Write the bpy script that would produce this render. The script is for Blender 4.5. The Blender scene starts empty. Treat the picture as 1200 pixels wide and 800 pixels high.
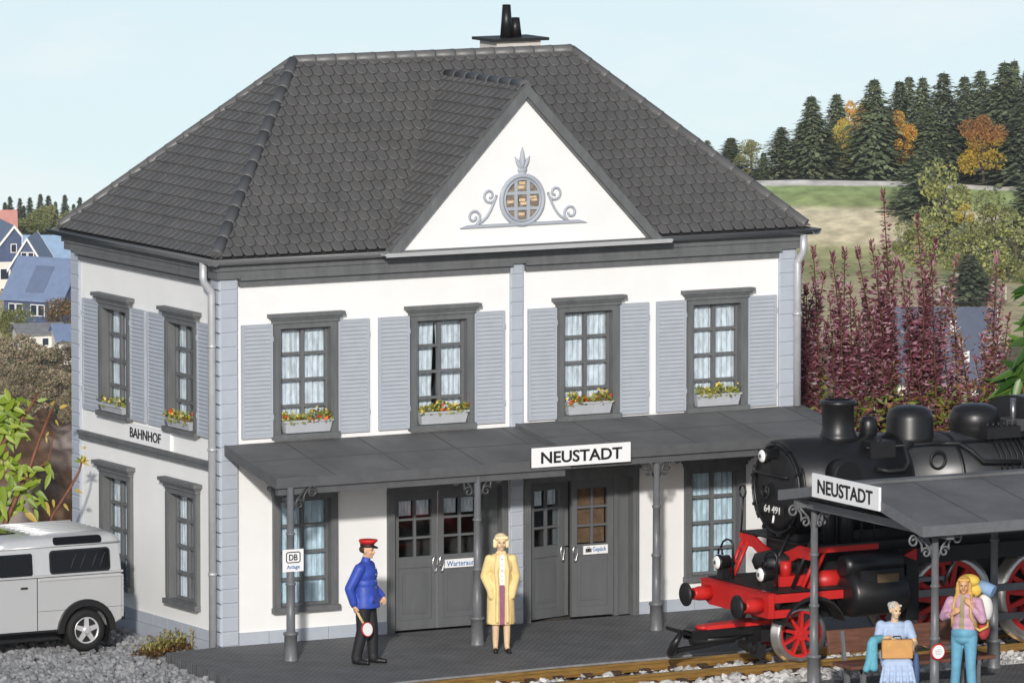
import bpy, math, random
from math import sin, cos, pi, radians, sqrt, atan2
from mathutils import Vector as V, Matrix
random.seed(7)
scene = bpy.context.scene
COL = scene.collection

# ------------------------------------------------------------------ helpers
def mat(name, col, rough=.6, metal=0., var=.12, scale=6., bump=0., bscale=40., spec=.4, detail=4, stretch=None, coat=0.):
    m = bpy.data.materials.new(name); m.use_nodes = True
    nt = m.node_tree; N = nt.nodes; L = nt.links
    b = N['Principled BSDF']
    b.inputs['Roughness'].default_value = rough
    b.inputs['Metallic'].default_value = metal
    b.inputs['Specular IOR Level'].default_value = spec
    if coat: b.inputs['Coat Weight'].default_value = coat
    tc = N.new('ShaderNodeTexCoord'); src = tc.outputs['Object']
    if stretch:
        mp = N.new('ShaderNodeMapping'); mp.inputs['Scale'].default_value = stretch
        L.new(src, mp.inputs['Vector']); src = mp.outputs['Vector']
    if var > 0:
        n = N.new('ShaderNodeTexNoise'); n.inputs['Scale'].default_value = scale; n.inputs['Detail'].default_value = detail
        n.inputs['Roughness'].default_value = .65
        L.new(src, n.inputs['Vector'])
        r = N.new('ShaderNodeValToRGB')
        r.color_ramp.elements[0].position = .3; r.color_ramp.elements[1].position = .7
        r.color_ramp.elements[0].color = (*[c*(1-var) for c in col], 1)
        r.color_ramp.elements[1].color = (*[min(1, c*(1+var)) for c in col], 1)
        L.new(n.outputs['Fac'], r.inputs['Fac']); L.new(r.outputs['Color'], b.inputs['Base Color'])
    else:
        b.inputs['Base Color'].default_value = (*col, 1)
    if bump > 0:
        n2 = N.new('ShaderNodeTexNoise'); n2.inputs['Scale'].default_value = bscale; n2.inputs['Detail'].default_value = 3
        L.new(src, n2.inputs['Vector'])
        bp = N.new('ShaderNodeBump'); bp.inputs['Strength'].default_value = bump; bp.inputs['Distance'].default_value = .01
        L.new(n2.outputs['Fac'], bp.inputs['Height']); L.new(bp.outputs['Normal'], b.inputs['Normal'])
    return m

def leafmat(name, c1, c2, rough=.55, trans=.25):
    m = bpy.data.materials.new(name); m.use_nodes = True
    nt = m.node_tree; N = nt.nodes; L = nt.links; b = N['Principled BSDF']
    g = N.new('ShaderNodeNewGeometry')
    r = N.new('ShaderNodeValToRGB')
    r.color_ramp.elements[0].color = (*c1, 1); r.color_ramp.elements[1].color = (*c2, 1)
    L.new(g.outputs['Random Per Island'], r.inputs['Fac'])
    L.new(r.outputs['Color'], b.inputs['Base Color'])
    b.inputs['Roughness'].default_value = rough
    t = N.new('ShaderNodeBsdfTranslucent'); L.new(r.outputs['Color'], t.inputs['Color'])
    mx = N.new('ShaderNodeMixShader'); mx.inputs[0].default_value = trans
    L.new(b.outputs[0], mx.inputs[1]); L.new(t.outputs[0], mx.inputs[2])
    L.new(mx.outputs[0], N['Material Output'].inputs['Surface'])
    return m

class MB:
    def __init__(s, T=None): s.v = []; s.f = []; s.mi = []; s.sm = []; s.T = T; s.cur = 0
    def add(s, vs, fs, smooth=False):
        o = len(s.v)
        if s.T: vs = [s.T(*p) for p in vs]
        s.v += [tuple(p) for p in vs]
        for f in fs: s.f.append([i+o for i in f]); s.mi.append(s.cur); s.sm.append(smooth)
    def box(s, x0, x1, y0, y1, z0, z1):
        s.add([(x0,y0,z0),(x1,y0,z0),(x1,y1,z0),(x0,y1,z0),(x0,y0,z1),(x1,y0,z1),(x1,y1,z1),(x0,y1,z1)],
              [(0,3,2,1),(4,5,6,7),(0,1,5,4),(1,2,6,5),(2,3,7,6),(3,0,4,7)])
        return s
    def hexa(s, P):   # 8 points, bottom 4 then top 4
        s.add(P, [(0,3,2,1),(4,5,6,7),(0,1,5,4),(1,2,6,5),(2,3,7,6),(3,0,4,7)]); return s
    def cbox(s, c, u, v, w):  # centre and three half-axis vectors
        c, u, v, w = V(c), V(u), V(v), V(w)
        return s.hexa([c-u-v-w, c+u-v-w, c+u+v-w, c-u+v-w, c-u-v+w, c+u-v+w, c+u+v+w, c-u+v+w])
    def prism(s, pts, d):     # polygon of 3-D points, extruded by d
        n = len(pts); d = V(d); pts = [V(p) for p in pts]
        s.add(pts+[p+d for p in pts], [list(range(n))[::-1], list(range(n, 2*n))]+[(i, (i+1) % n, n+(i+1) % n, n+i) for i in range(n)])
        return s
    def rings(s, R, caps=True, smooth=True, closed=False):
        n = len(R[0]); vs = [p for r in R for p in r]; fs = []
        m = len(R)
        for i in range(m if closed else m-1):
            a, b = i*n, ((i+1) % m)*n
            for k in range(n): fs.append((a+k, a+(k+1) % n, b+(k+1) % n, b+k))
        o = len(s.v)
        s.add(vs, fs, smooth)
        if caps and not closed:
            T = s.T; s.T = None
            base = o
            s.f.append([base+k for k in range(n)][::-1]); s.mi.append(s.cur); s.sm.append(False)
            s.f.append([base+(m-1)*n+k for k in range(n)]); s.mi.append(s.cur); s.sm.append(False)
            s.T = T
        return s
    def tube(s, path, r, n=8, caps=True, closed=False):
        path = [V(p) for p in path]; m = len(path)
        rr = r if isinstance(r, (list, tuple)) else [r]*m
        R = []; up = None
        for i in range(m):
            if closed: t = path[(i+1) % m]-path[i-1]
            else: t = path[min(i+1, m-1)]-path[max(i-1, 0)]
            t.normalize()
            if up is None:
                up = V((0,0,1)) if abs(t.z) < .9 else V((1,0,0))
            a = t.cross(up); a.normalize(); b = a.cross(t); b.normalize(); up = b
            R.append([path[i]+a*(cos(2*pi*k/n)*rr[i])+b*(sin(2*pi*k/n)*rr[i]) for k in range(n)])
        return s.rings(R, caps, True, closed)
    def cyl(s, p0, p1, r0, r1=None, n=16): return s.tube([p0, p1], [r0, r0 if r1 is None else r1], n)
    def lathe(s, prof, o, ax=(0,0,1), n=24, caps=True):   # prof: (radius, distance along axis)
        ax = V(ax).normalized(); o = V(o)
        a = ax.cross(V((0,0,1)) if abs(ax.z) < .9 else V((1,0,0))).normalized(); b = ax.cross(a)
        R = [[o+ax*h+a*(r*cos(2*pi*k/n))+b*(r*sin(2*pi*k/n)) for k in range(n)] for r, h in prof]
        return s.rings(R, caps)
    def ell(s, c, r, n=14, m=9, rot=None):
        c = V(c); R = []
        if not isinstance(r, (tuple, list)): r = (r, r, r)
        for i in range(1, m):
            th = pi*i/m
            ring = []
            for k in range(n):
                p = V((r[0]*sin(th)*cos(2*pi*k/n), r[1]*sin(th)*sin(2*pi*k/n), -r[2]*cos(th)))
                ring.append(c+(rot @ p if rot else p))
            R.append(ring)
        top = V((0,0,-r[2])); bot = V((0,0,r[2]))
        if rot: top = rot @ top; bot = rot @ bot
        vs = [c+top]+[p for q in R for p in q]+[c+bot]; fs = []
        for k in range(n): fs.append((0, 1+(k+1) % n, 1+k))
        for i in range(m-2):
            for k in range(n): fs.append((1+i*n+k, 1+i*n+(k+1) % n, 1+(i+1)*n+(k+1) % n, 1+(i+1)*n+k))
        e = 1+(m-1)*n
        for k in range(n): fs.append((e, e-n+k, e-n+(k+1) % n))
        s.add(vs, fs, True); return s
    def disc(s, c, ax, r, t, n=24):
        ax = V(ax).normalized(); c = V(c)
        return s.lathe([(r, 0), (r, t)], c, ax, n)
    def build(s, name, mats, parent=None, inv=True, bevel=0):
        me = bpy.data.meshes.new(name); me.from_pydata(s.v, [], s.f); me.update()
        ms = mats if isinstance(mats, (list, tuple)) else [mats]
        for m in ms: me.materials.append(m)
        me.polygons.foreach_set('material_index', s.mi); me.polygons.foreach_set('use_smooth', s.sm)
        ob = bpy.data.objects.new(name, me); COL.objects.link(ob)
        if parent: attach(ob, parent)
        if bevel:
            bv = ob.modifiers.new('bevel', 'BEVEL'); bv.width = bevel; bv.segments = 2; bv.limit_method = 'ANGLE'; bv.angle_limit = radians(50)
        return ob

def wmat(o):
    m = o.matrix_basis.copy()
    if o.parent: m = wmat(o.parent) @ o.matrix_parent_inverse @ m
    return m
def attach(ob, parent):
    ob.parent = parent; ob.matrix_parent_inverse = wmat(parent).inverted()
def thing(name, label, cat, loc=(0,0,0), group=None):
    o = bpy.data.objects.new(name, None); o.empty_display_size = .2; COL.objects.link(o); o.location = loc
    o['label'] = label; o['category'] = cat
    if group: o['group'] = group
    return o
def tag(o, label=None, cat=None, group=None, kind=None):
    if label: o['label'] = label
    if cat: o['category'] = cat
    if group: o['group'] = group
    if kind: o['kind'] = kind
    return o
def copy_tree(o, parent=None):
    c = o.copy(); COL.objects.link(c)
    if parent is not None: c.parent = parent
    for ch in list(o.children): copy_tree(ch, c)
    return c
def text(name, s, size, origin, u, up, m, parent, xs=1., ext=.004, align='CENTER', bold=0.):
    cu = bpy.data.curves.new(name, 'FONT'); cu.body = s; cu.size = size; cu.extrude = ext; cu.align_x = align; cu.align_y = 'CENTER'
    cu.offset = bold; cu.resolution_u = 4
    tmp = bpy.data.objects.new(name, cu); COL.objects.link(tmp)
    dg = bpy.context.evaluated_depsgraph_get(); dg.update()
    me = bpy.data.meshes.new_from_object(tmp.evaluated_get(dg)); bpy.data.objects.remove(tmp)
    u = V(u).normalized(); up = V(up).normalized(); n = u.cross(up)
    M = Matrix(((u.x*xs, up.x, n.x, origin[0]), (u.y*xs, up.y, n.y, origin[1]), (u.z*xs, up.z, n.z, origin[2]), (0,0,0,1)))
    me.transform(M); me.materials.clear(); me.materials.append(m)
    ob = bpy.data.objects.new(name, me); COL.objects.link(ob); attach(ob, parent); return ob
def cap(mb, p0, r0, p1, r1):
    p0, p1 = V(p0), V(p1); mb.ell(p0, r0, 12, 8); mb.ell(p1, r1, 12, 8); mb.tube([p0, p1], [r0, r1], 12)
def remesh(mb, name, m, parent, vox=.012, smooth=3, fmat=None):
    me = bpy.data.meshes.new(name); me.from_pydata(mb.v, [], mb.f); me.update()
    tmp = bpy.data.objects.new(name, me); COL.objects.link(tmp)
    r = tmp.modifiers.new('r', 'REMESH'); r.mode = 'VOXEL'; r.voxel_size = vox
    if smooth:
        sm = tmp.modifiers.new('s', 'SMOOTH'); sm.factor = .5; sm.iterations = smooth
    dg = bpy.context.evaluated_depsgraph_get(); dg.update()
    out = bpy.data.meshes.new_from_object(tmp.evaluated_get(dg)); bpy.data.objects.remove(tmp)
    out.materials.clear()
    for q in (m if isinstance(m, (list, tuple)) else [m]): out.materials.append(q)
    out.polygons.foreach_set('use_smooth', [True]*len(out.polygons))
    if fmat:
        out.polygons.foreach_set('material_index', [fmat(p.center) for p in out.polygons])
    ob = bpy.data.objects.new(name, out); COL.objects.link(ob)
    if parent: attach(ob, parent)
    return ob
def clip_poly(sub, clip):     # Sutherland-Hodgman, clip polygon counter-clockwise
    out = sub
    for i in range(len(clip)):
        a, b = clip[i], clip[(i+1) % len(clip)]
        inp = out; out = []
        if not inp: break
        ins = lambda p: (b[0]-a[0])*(p[1]-a[1])-(b[1]-a[1])*(p[0]-a[0]) >= 0
        def inter(p, q):
            d1 = (b[0]-a[0])*(p[1]-a[1])-(b[1]-a[1])*(p[0]-a[0]); d2 = (b[0]-a[0])*(q[1]-a[1])-(b[1]-a[1])*(q[0]-a[0])
            t = d1/(d1-d2); return (p[0]+(q[0]-p[0])*t, p[1]+(q[1]-p[1])*t)
        for k in range(len(inp)):
            p, q = inp[k-1], inp[k]
            if ins(q):
                if not ins(p): out.append(inter(p, q))
                out.append(q)
            elif ins(p): out.append(inter(p, q))
    return out

# ------------------------------------------------------------------ camera
A_, P_ = .4978, .1098
CAM = V((-49.25, -99.14, 16.49)); FPX = 9370.
Fw = V((sin(A_)*cos(P_), cos(A_)*cos(P_), -sin(P_))); Rt = V((cos(A_), -sin(A_), 0)); Up = Rt.cross(Fw)
cd = bpy.data.cameras.new('camera'); co = bpy.data.objects.new('camera', cd); COL.objects.link(co)
cd.sensor_width = 36.; cd.lens = 36.*FPX/1200.; cd.clip_start = 1.; cd.clip_end = 6000.
co.matrix_world = Matrix(((Rt.x, Up.x, -Fw.x, CAM.x), (Rt.y, Up.y, -Fw.y, CAM.y), (Rt.z, Up.z, -Fw.z, CAM.z), (0,0,0,1)))
scene.camera = co
HV = V((sin(A_), cos(A_), 0))
def at(u, v, s):              # point seen at photo pixel (u, v), s metres out along the viewing direction
    d = Fw*FPX+Rt*(u-600)+Up*(400-v); d = d/(d.dot(HV)); return CAM+d*s
def aty(u, v, y):
    d = Fw*FPX+Rt*(u-600)+Up*(400-v); return CAM+d*((y-CAM.y)/d.y)

# ------------------------------------------------------------------ light
SUN_EL = radians(19); tox, toy = -.53, -.848
world = bpy.data.worlds.new('World'); scene.world = world; world.use_nodes = True
nt = world.node_tree; N = nt.nodes; L = nt.links
tc = N.new('ShaderNodeTexCoord'); sp = N.new('ShaderNodeSeparateXYZ'); cb = N.new('ShaderNodeCombineXYZ')
mu = N.new('ShaderNodeMath'); mu.operation = 'MULTIPLY_ADD'; mu.inputs[1].default_value = .95; mu.inputs[2].default_value = .192
nm = N.new('ShaderNodeVectorMath'); nm.operation = 'NORMALIZE'
sky = N.new('ShaderNodeTexSky'); sky.sky_type = 'NISHITA'; sky.sun_disc = False
sky.sun_elevation = SUN_EL; sky.sun_rotation = atan2(tox, toy); sky.air_density = 1.; sky.dust_density = 1.; sky.ozone_density = 1.
L.new(tc.outputs['Generated'], sp.inputs[0]); L.new(sp.outputs[0], cb.inputs[0]); L.new(sp.outputs[1], cb.inputs[1])
L.new(sp.outputs[2], mu.inputs[0]); L.new(mu.outputs[0], cb.inputs[2]); L.new(cb.outputs[0], nm.inputs[0]); L.new(nm.outputs[0], sky.inputs['Vector'])
cn = N.new('ShaderNodeTexNoise'); cn.inputs['Scale'].default_value = 22.; cn.inputs['Detail'].default_value = 7; cn.inputs['Roughness'].default_value = .6
cmp_ = N.new('ShaderNodeMapping'); cmp_.inputs['Scale'].default_value = (1, 1, 3.2); L.new(tc.outputs['Generated'], cmp_.inputs['Vector']); L.new(cmp_.outputs[0], cn.inputs['Vector'])
crp = N.new('ShaderNodeMapRange'); crp.inputs['From Min'].default_value = .46; crp.inputs['From Max'].default_value = .72; crp.inputs['To Min'].default_value = .70; crp.inputs['To Max'].default_value = .36; L.new(cn.outputs['Fac'], crp.inputs['Value'])
hs = N.new('ShaderNodeHueSaturation'); L.new(crp.outputs[0], hs.inputs['Saturation']); L.new(sky.outputs[0], hs.inputs['Color']); L.new(hs.outputs[0], N['Background'].inputs['Color']); N['Background'].inputs['Strength'].default_value = .118
sd = bpy.data.lights.new('sun', 'SUN'); sd.energy = 2.9; sd.angle = radians(2.2); sd.color = (1, .955, .9)
so = bpy.data.objects.new('sun', sd); COL.objects.link(so)
sdir = V((-tox*cos(SUN_EL), -toy*cos(SUN_EL), -sin(SUN_EL)))
so.rotation_euler = sdir.to_track_quat('-Z', 'Y').to_euler()
vs = scene.view_settings; vs.view_transform = 'Standard'; vs.look = 'None'; vs.gamma = 1; vs.exposure = .2; vs.use_curve_mapping = False

# ------------------------------------------------------------------ materials
M = {}
M['wall'] = mat('white_render', (.80,.80,.79), .8, var=.035, scale=1.1, bump=.08, bscale=60)
M['stone'] = mat('blue_grey_stone', (.395,.43,.485), .75, var=.05, scale=2.5, bump=.08, bscale=30)
M['trim'] = mat('grey_trim', (.125,.13,.133), .6, var=.16, scale=7, bump=.12, bscale=50, stretch=(1,1,.25))
M['dtrim'] = mat('dark_trim', (.10,.103,.107), .5, var=.12, scale=5, bump=.06)
M['door'] = mat('grey_door', (.115,.12,.125), .5, var=.1, scale=6, stretch=(1,1,.2), bump=.05)
M['roof'] = mat('slate_tile', (.100,.099,.098), .62, var=.16, scale=2.5, bump=.1, bscale=50, spec=.35)
M['ridge'] = mat('ridge_tile', (.118,.117,.116), .45, var=.1, scale=4, bump=.06, spec=.5)
M['under'] = mat('roof_deck', (.03,.03,.032), .8, var=0)
M['gutter'] = mat('gutter_metal', (.13,.134,.14), .34, var=.08, scale=3, spec=.6)
M['zinc'] = mat('zinc_pipe', (.52,.53,.55), .38, metal=.35, var=.08, scale=6)
M['shutter'] = mat('shutter_paint', (.375,.405,.45), .6, var=.05, scale=4)
M['curtain'] = mat('curtain_cloth', (.70,.72,.76), .85, var=.3, scale=16, stretch=(1,1,.35))
M['bluecurtain'] = mat('blue_curtain_cloth', (.58,.68,.75), .85, var=.28, scale=14, stretch=(1,1,.35))
M['canopy'] = mat('canopy_felt', (.128,.129,.13), .66, var=.28, scale=1.1, bump=.12, bscale=70)
M['seam'] = mat('canopy_seam', (.07,.071,.072), .6, var=0)
M['iron'] = mat('cast_iron', (.135,.14,.148), .42, var=.12, scale=8, spec=.5)
M['darkiron'] = mat('dark_iron', (.055,.056,.058), .42, var=.12, scale=8, spec=.5)
M['white'] = mat('white_paint', (.82,.82,.82), .5, var=.015, scale=4)
M['black'] = mat('black_paint', (.012,.012,.013), .4, var=0)
M['pave'] = None
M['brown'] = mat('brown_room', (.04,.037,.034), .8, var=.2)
M['cream'] = mat('cream_brick', (.62,.58,.54), .8, var=.08, scale=14, bump=.15)
M['chrome'] = mat('bright_metal', (.75,.76,.78), .25, metal=.9, var=0)
def glass():
    m = bpy.data.materials.new('window_glass'); m.use_nodes = True; N = m.node_tree.nodes; L = m.node_tree.links
    t = N.new('ShaderNodeBsdfTransparent'); t.inputs[0].default_value = (.93,.96,.97,1)
    g = N.new('ShaderNodeBsdfGlossy'); g.inputs['Roughness'].default_value = .03
    lw = N.new('ShaderNodeLayerWeight'); lw.inputs[0].default_value = .5
    pw = N.new('ShaderNodeMath'); pw.operation = 'POWER'; pw.inputs[1].default_value = 4.; L.new(lw.outputs['Facing'], pw.inputs[0])
    fr = N.new('ShaderNodeMath'); fr.operation = 'MULTIPLY_ADD'; fr.inputs[1].default_value = .7; fr.inputs[2].default_value = .035; L.new(pw.outputs[0], fr.inputs[0])
    mx = N.new('ShaderNodeMixShader'); L.new(fr.outputs[0], mx.inputs[0]); L.new(t.outputs[0], mx.inputs[1]); L.new(g.outputs[0], mx.inputs[2])
    L.new(mx.outputs[0], N['Material Output'].inputs['Surface']); return m
M['glass'] = glass()
def paving():
    m = mat('platform_paving', (.17,.172,.175), .75, var=.2, scale=1.6)
    N = m.node_tree.nodes; L = m.node_tree.links; b = N['Principled BSDF']
    tc = N.new('ShaderNodeTexCoord'); mp = N.new('ShaderNodeMapping'); mp.inputs['Rotation'].default_value = (0,0,radians(38)); mp.inputs['Scale'].default_value = (3.3,3.3,3.3)
    br = N.new('ShaderNodeTexBrick'); br.inputs['Mortar Size'].default_value = .035; br.inputs['Mortar Smooth'].default_value = .3; br.inputs['Scale'].default_value = 1.
    br.inputs['Color1'].default_value = (1,1,1,1); br.inputs['Color2'].default_value = (.8,.8,.8,1); br.inputs['Mortar'].default_value = (0,0,0,1)
    L.new(tc.outputs['Object'], mp.inputs[0]); L.new(mp.outputs[0], br.inputs['Vector'])
    bp = N.new('ShaderNodeBump'); bp.inputs['Strength'].default_value = .9; bp.inputs['Distance'].default_value = .02
    L.new(br.outputs['Color'], bp.inputs['Height']); L.new(bp.outputs[0], b.inputs['Normal'])
    old = b.inputs['Base Color'].links[0].from_socket
    mx = N.new('ShaderNodeMix'); mx.data_type = 'RGBA'; mx.blend_type = 'MULTIPLY'; mx.inputs[0].default_value = .5
    L.new(old, mx.inputs[6]); L.new(br.outputs['Color'], mx.inputs[7]); L.new(mx.outputs[2], b.inputs['Base Color'])
    return m
M['pave'] = paving()
# ------------------------------------------------------------------ station building
W, D = 9.3, 4.82
F3 = lambda u, w, z: (u, -w, z)          # front wall frame: u along the wall, w outwards
S3 = lambda u, w, z: (-w, u, z)          # left side wall frame
B = thing('station_building', 'white two-storey railway station with grey shutters, slate hip roof and front gable', 'building', (W/2, D/2, 0))
UPF = [(.83,1.83), (2.99,4.0), (5.36,6.36), (7.48,8.48)]
LOF = [(.82,1.83), (7.46,8.46)]
SD = [(2.85,3.86), (.70,1.70)]
ZU, ZL = (2.88,4.55), (.43,2.13)
DL, DR = (2.63,4.555), (4.82,6.69)

def wall(mb, u0, u1, z0, z1, w0, w1, holes):
    us = sorted({u0, u1, *[h[0] for h in holes], *[h[1] for h in holes]}); us = [u for u in us if u0 <= u <= u1]
    for a, b in zip(us, us[1:]):
        hs = sorted([(h[2], h[3]) for h in holes if h[0] < (a+b)/2 < h[1]]); z = z0
        for q0, q1 in hs:
            if q0 > z: mb.box(a, b, w0, w1, z, q0)
            z = q1
        if z < z1: mb.box(a, b, w0, w1, z, z1)
mb = MB(F3)
wall(mb, .0, W, 0, 5.3, -.25, -.03, [(a+.06, b-.06, ZU[0]+.05, ZU[1]-.06) for a, b in UPF]+[(a+.06, b-.06, ZL[0]+.05, ZL[1]-.06) for a, b in LOF]
     +[(DL[0]+.06, DL[1]-.06, -.01, 2.06), (DR[0]+.06, DR[1]-.06, -.01, 2.06)])
mb.T = S3
wall(mb, .25, D, -.15, 5.3, -.25, -.03, [(a+.06, b-.06, ZU[0]+.05, ZU[1]-.06) for a, b in SD]+[(a+.06, b-.06, ZL[0]+.05, ZL[1]-.06) for a, b in SD])
mb.T = None
mb.box(W-.25, W-.03, .25, D, -.15, 5.3); mb.box(.25, W-.25, D-.25, D-.03, -.15, 5.3)
mb.box(.25, W-.25, .25, D-.25, 2.5, 2.6)
mb.build('wall', M['wall'], B)
mb = MB(); mb.box(.3, 9, 1.3, 1.35, 0, 2.5); mb.box(.27, 9.0, .27, D-.27, -.1, .0)
mb.box(.3, 9, 1.6, 1.65, 2.6, 5.2)
mb.build('inner_wall', M['brown'], B)
mb = MB(); mb.box(5.47, 5.72, .32, .35, .02, 1.0); mb.box(5.47, 5.72, .325, .345, 1.02, 2.0); mb.build('inner_door', M['trim'], B)
# plinth
mb = MB(F3)
def plinth(u0, u1, z0, z1):
    n = max(1, round((u1-u0)/.46)); s = (u1-u0)/n
    for i in range(n): mb.box(u0+i*s+.004, u0+(i+1)*s-.004, -.03, .0, z0, z1)
plinth(.283, DL[0]-.003, 0, .175); mb.build('plinth', M['stone'], B); mb = MB(F3); plinth(DR[1]+.003, W-.283, 0, .175); mb.build('plinth', M['stone'], B)
mb = MB(S3)
plinth(.283, D-.283, .035, .18)
mb.box(.283, D-.283, -.03, .025, -.2, .03)
mb.build('plinth', M['stone'], B)
# quoins
def quoin(mb, fr, u0, u1, z0, z1, w0, w1):
    z = z0; k = 0
    while z < z1-.02:
        h = min(.2, z1-z)
        fr.box(u0, u1, w0, w1-.012, z, z+h)
        c = .018
        fr.hexa([(u0, w1-.012, z+.005), (u1, w1-.012, z+.005), (u1, w1-.0121, z+h-.005), (u0, w1-.0121, z+h-.005),
                 (u0+c, w1, z+c), (u1-c, w1, z+c), (u1-c, w1, z+h-c), (u0+c, w1, z+h-c)])
        z += h
for n, (kind, u0, u1, zz) in enumerate([('F', 0, .28, -.0), ('P', 4.60, 4.815, 0), ('F', W-.28, W, 0), ('S', .0, .28, -.2), ('S', D-.28, D, -.2)]):
    mb = MB(F3 if kind in 'FP' else S3)
    if kind == 'S' and u0 == 0: u0 = .003
    quoin(mb, mb, u0, u1, zz, 5.16, -.028 if kind != 'S' or n != 3 else -.028, .012)
    mb.build('corner_stone' if kind != 'P' else 'pilaster', M['stone'], B)
mb = MB(); z = -.2
while z < 5.16: mb.box(W-.03, W+.012, .003, .28, z+.003, min(5.16, z+.197)); z += .2
mb.build('corner_stone', M['stone'], B)
# frieze bands and string course
mb = MB()
mb.box(-.075, W+.075, -.075, D+.075, 5.165, 5.275); mb.box(-.105, W+.105, -.105, D+.105, 5.278, 5.40)
mb.T = F3
for a, b in ((.30, 4.58), (4.84, W-.30)):
    mb.box(a, b, -.03, .035, 5.045, 5.162); mb.box(a-.02, b+.02, .035, .095, 5.135, 5.2)
mb.T = S3
mb.box(.30, D-.30, -.03, .035, 5.045, 5.162); mb.box(.28, D-.28, .0755, .095, 5.135, 5.2)
for zz in ((.28, D-.28, 2.455, 2.52, .03), (.28, D-.28, 2.523, 2.575, .05)): mb.box(zz[0], zz[1], -.03, zz[4], zz[2], zz[3])
mb.build('frieze', M['trim'], B)

# windows
def window(fr, u0, u1, z0, z1, cmat, parted=0, cols=2, rows=4, sill=.085):
    CW = .17 if not parted else .235
    mb = MB(fr); j = .105
    def jamb(a, b): mb.box(a, b, -.14, .03, z0+.002, z1)
    jamb(u0, u0+j); jamb(u1-j, u1)
    mb.box(u0+.015, u0+j-.025, .03, .042, z0+.1, z1-.12); mb.box(u1-j+.025, u1-.015, .03, .042, z0+.1, z1-.12)
    mb.box(u0+j, u1-j, -.14, .03, z1-.13, z1); mb.box(u0+j, u1-j, -.14, .02, z0+.002, z0+sill-.02)
    w = mb.build('window', M['trim'], B)
    mb = MB(fr)
    mb.box(u0-.05, u1+.05, -.02, .085, z1+.002, z1+.032); mb.box(u0-.085, u1+.085, -.02, .115, z1+.034, z1+.085); mb.box(u0-.02, u1+.02, -.02, .055, z1-.055, z1)
    mb.build('cornice', M['trim'], w)
    mb = MB(fr); mb.box(u0-.02, u1+.02, -.02, .075, z0-.012, z0+sill-.025)
    mb.build('sill', M['trim'], w)
    a, b, c, d = u0+j, u1-j, z0+sill-.02, z1-.13
    mb = MB(fr); t = .035
    mb.box(a, a+t, -.135, -.085, c, d); mb.box(b-t, b, -.135, -.085, c, d); mb.box(a+t, b-t, -.135, -.085, d-t, d); mb.box(a+t, b-t, -.135, -.085, c, c+t)
    for i in range(1, cols):
        x = a+(b-a)*i/cols; mb.box(x-.025, x+.025, -.133, -.078, c+t, d-t)
    for i in range(1, rows):
        z = c+(d-c)*i/rows; mb.box(a+t, b-t, -.131, -.081, z-.02, z+.02)
    mb.build('sash', M['trim'], w)
    mb = MB(fr); mb.box(a+.01, b-.01, -.116, -.112, c+.01, d-.01); mb.build('pane', M['glass'], w)
    mb = MB(fr)
    for s in (0, 1):
        n = 40; up = []; lo = []
        ua, ub = (a-.02, (a+b)/2-.005) if s == 0 else ((a+b)/2+.005, b+.02)
        ph = random.uniform(0, 6)
        for i in range(n+1):
            q = i/n
            wv = .014*sin(q*30+ph)+.008*sin(q*71+ph)
            x = ua+(ub-ua)*q
            sh = parted*(1 if s == 1 else -1)*(1-q if s == 1 else q)*.8
            up.append((x, -CW+wv*.5, d+.03)); lo.append((x+sh*.2, -CW+wv, c-.02))
        mid = [((p[0]*.4+q[0]*.6)+(parted*.12*((1-i/n) if s == 1 else -(i/n))), -CW+(p[1]+CW)*.9+(q[1]+CW)*.2, c+(d-c)*.35) for i, (p, q) in enumerate(zip(up, lo))]
        vs = lo+mid+up; m = n+1
        mb.add(vs, [(k*m+i, k*m+i+1, (k+1)*m+i+1, (k+1)*m+i) for k in range(2) for i in range(n)], True)
    mb.build('curtain', cmat, w)
    return w
for i, (a, b) in enumerate(UPF): window(F3, a, b, *ZU, M['curtain'], parted=(0, .2, 0, 0)[i])
for a, b in LOF: window(F3, a, b, *ZL, M['bluecurtain'])
for a, b in SD: window(S3, a, b, *ZU, M['curtain'])
for a, b in SD: window(S3, a, b, *ZL, M['curtain'])
# shutters
def shutter(fr, u0, u1, z0, z1):
    mb = MB(fr); t = .035; w0, w1 = -.02, .028
    mb.box(u0, u0+t, w0, w1, z0, z1); mb.box(u1-t, u1, w0, w1, z0, z1)
    mb.box(u0+t, u1-t, w0, w1-.003, z0, z0+.05); mb.box(u0+t, u1-t, w0, w1-.003, z1-.05, z1); mb.box(u0+t, u1-t, w0, -.012, z0+.05, z1-.05)
    n = 26; h = (z1-z0-.1)/n
    for i in range(n):
        z = z0+.05+i*h
        mb.hexa([(u0+t, .02, z), (u1-t, .02, z), (u1-t, .0, z+h*.98), (u0+t, .0, z+h*.98), (u0+t, .026, z+.012), (u1-t, .026, z+.012), (u1-t, .008, z+h*1.05), (u0+t, .008, z+h*1.05)])
    for z in (z0+.25, z1-.25): mb.box(u1-.015, u1+.006, .0285, .036, z, z+.07)
    return mb.build('shutter', M['shutter'], B)
for a, b in [(.335,.815), (1.845,2.335), (2.49,2.975), (4.015,4.50), (4.885,5.345), (6.375,6.85), (6.985,7.465), (8.495,8.97)]: shutter(F3, a, b, 2.905, 4.50)
for a, b in [(3.875,4.41), (2.36,2.835), (1.715,2.275), (.295,.685)]: shutter(S3, a, b, 2.905, 4.50)

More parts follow.
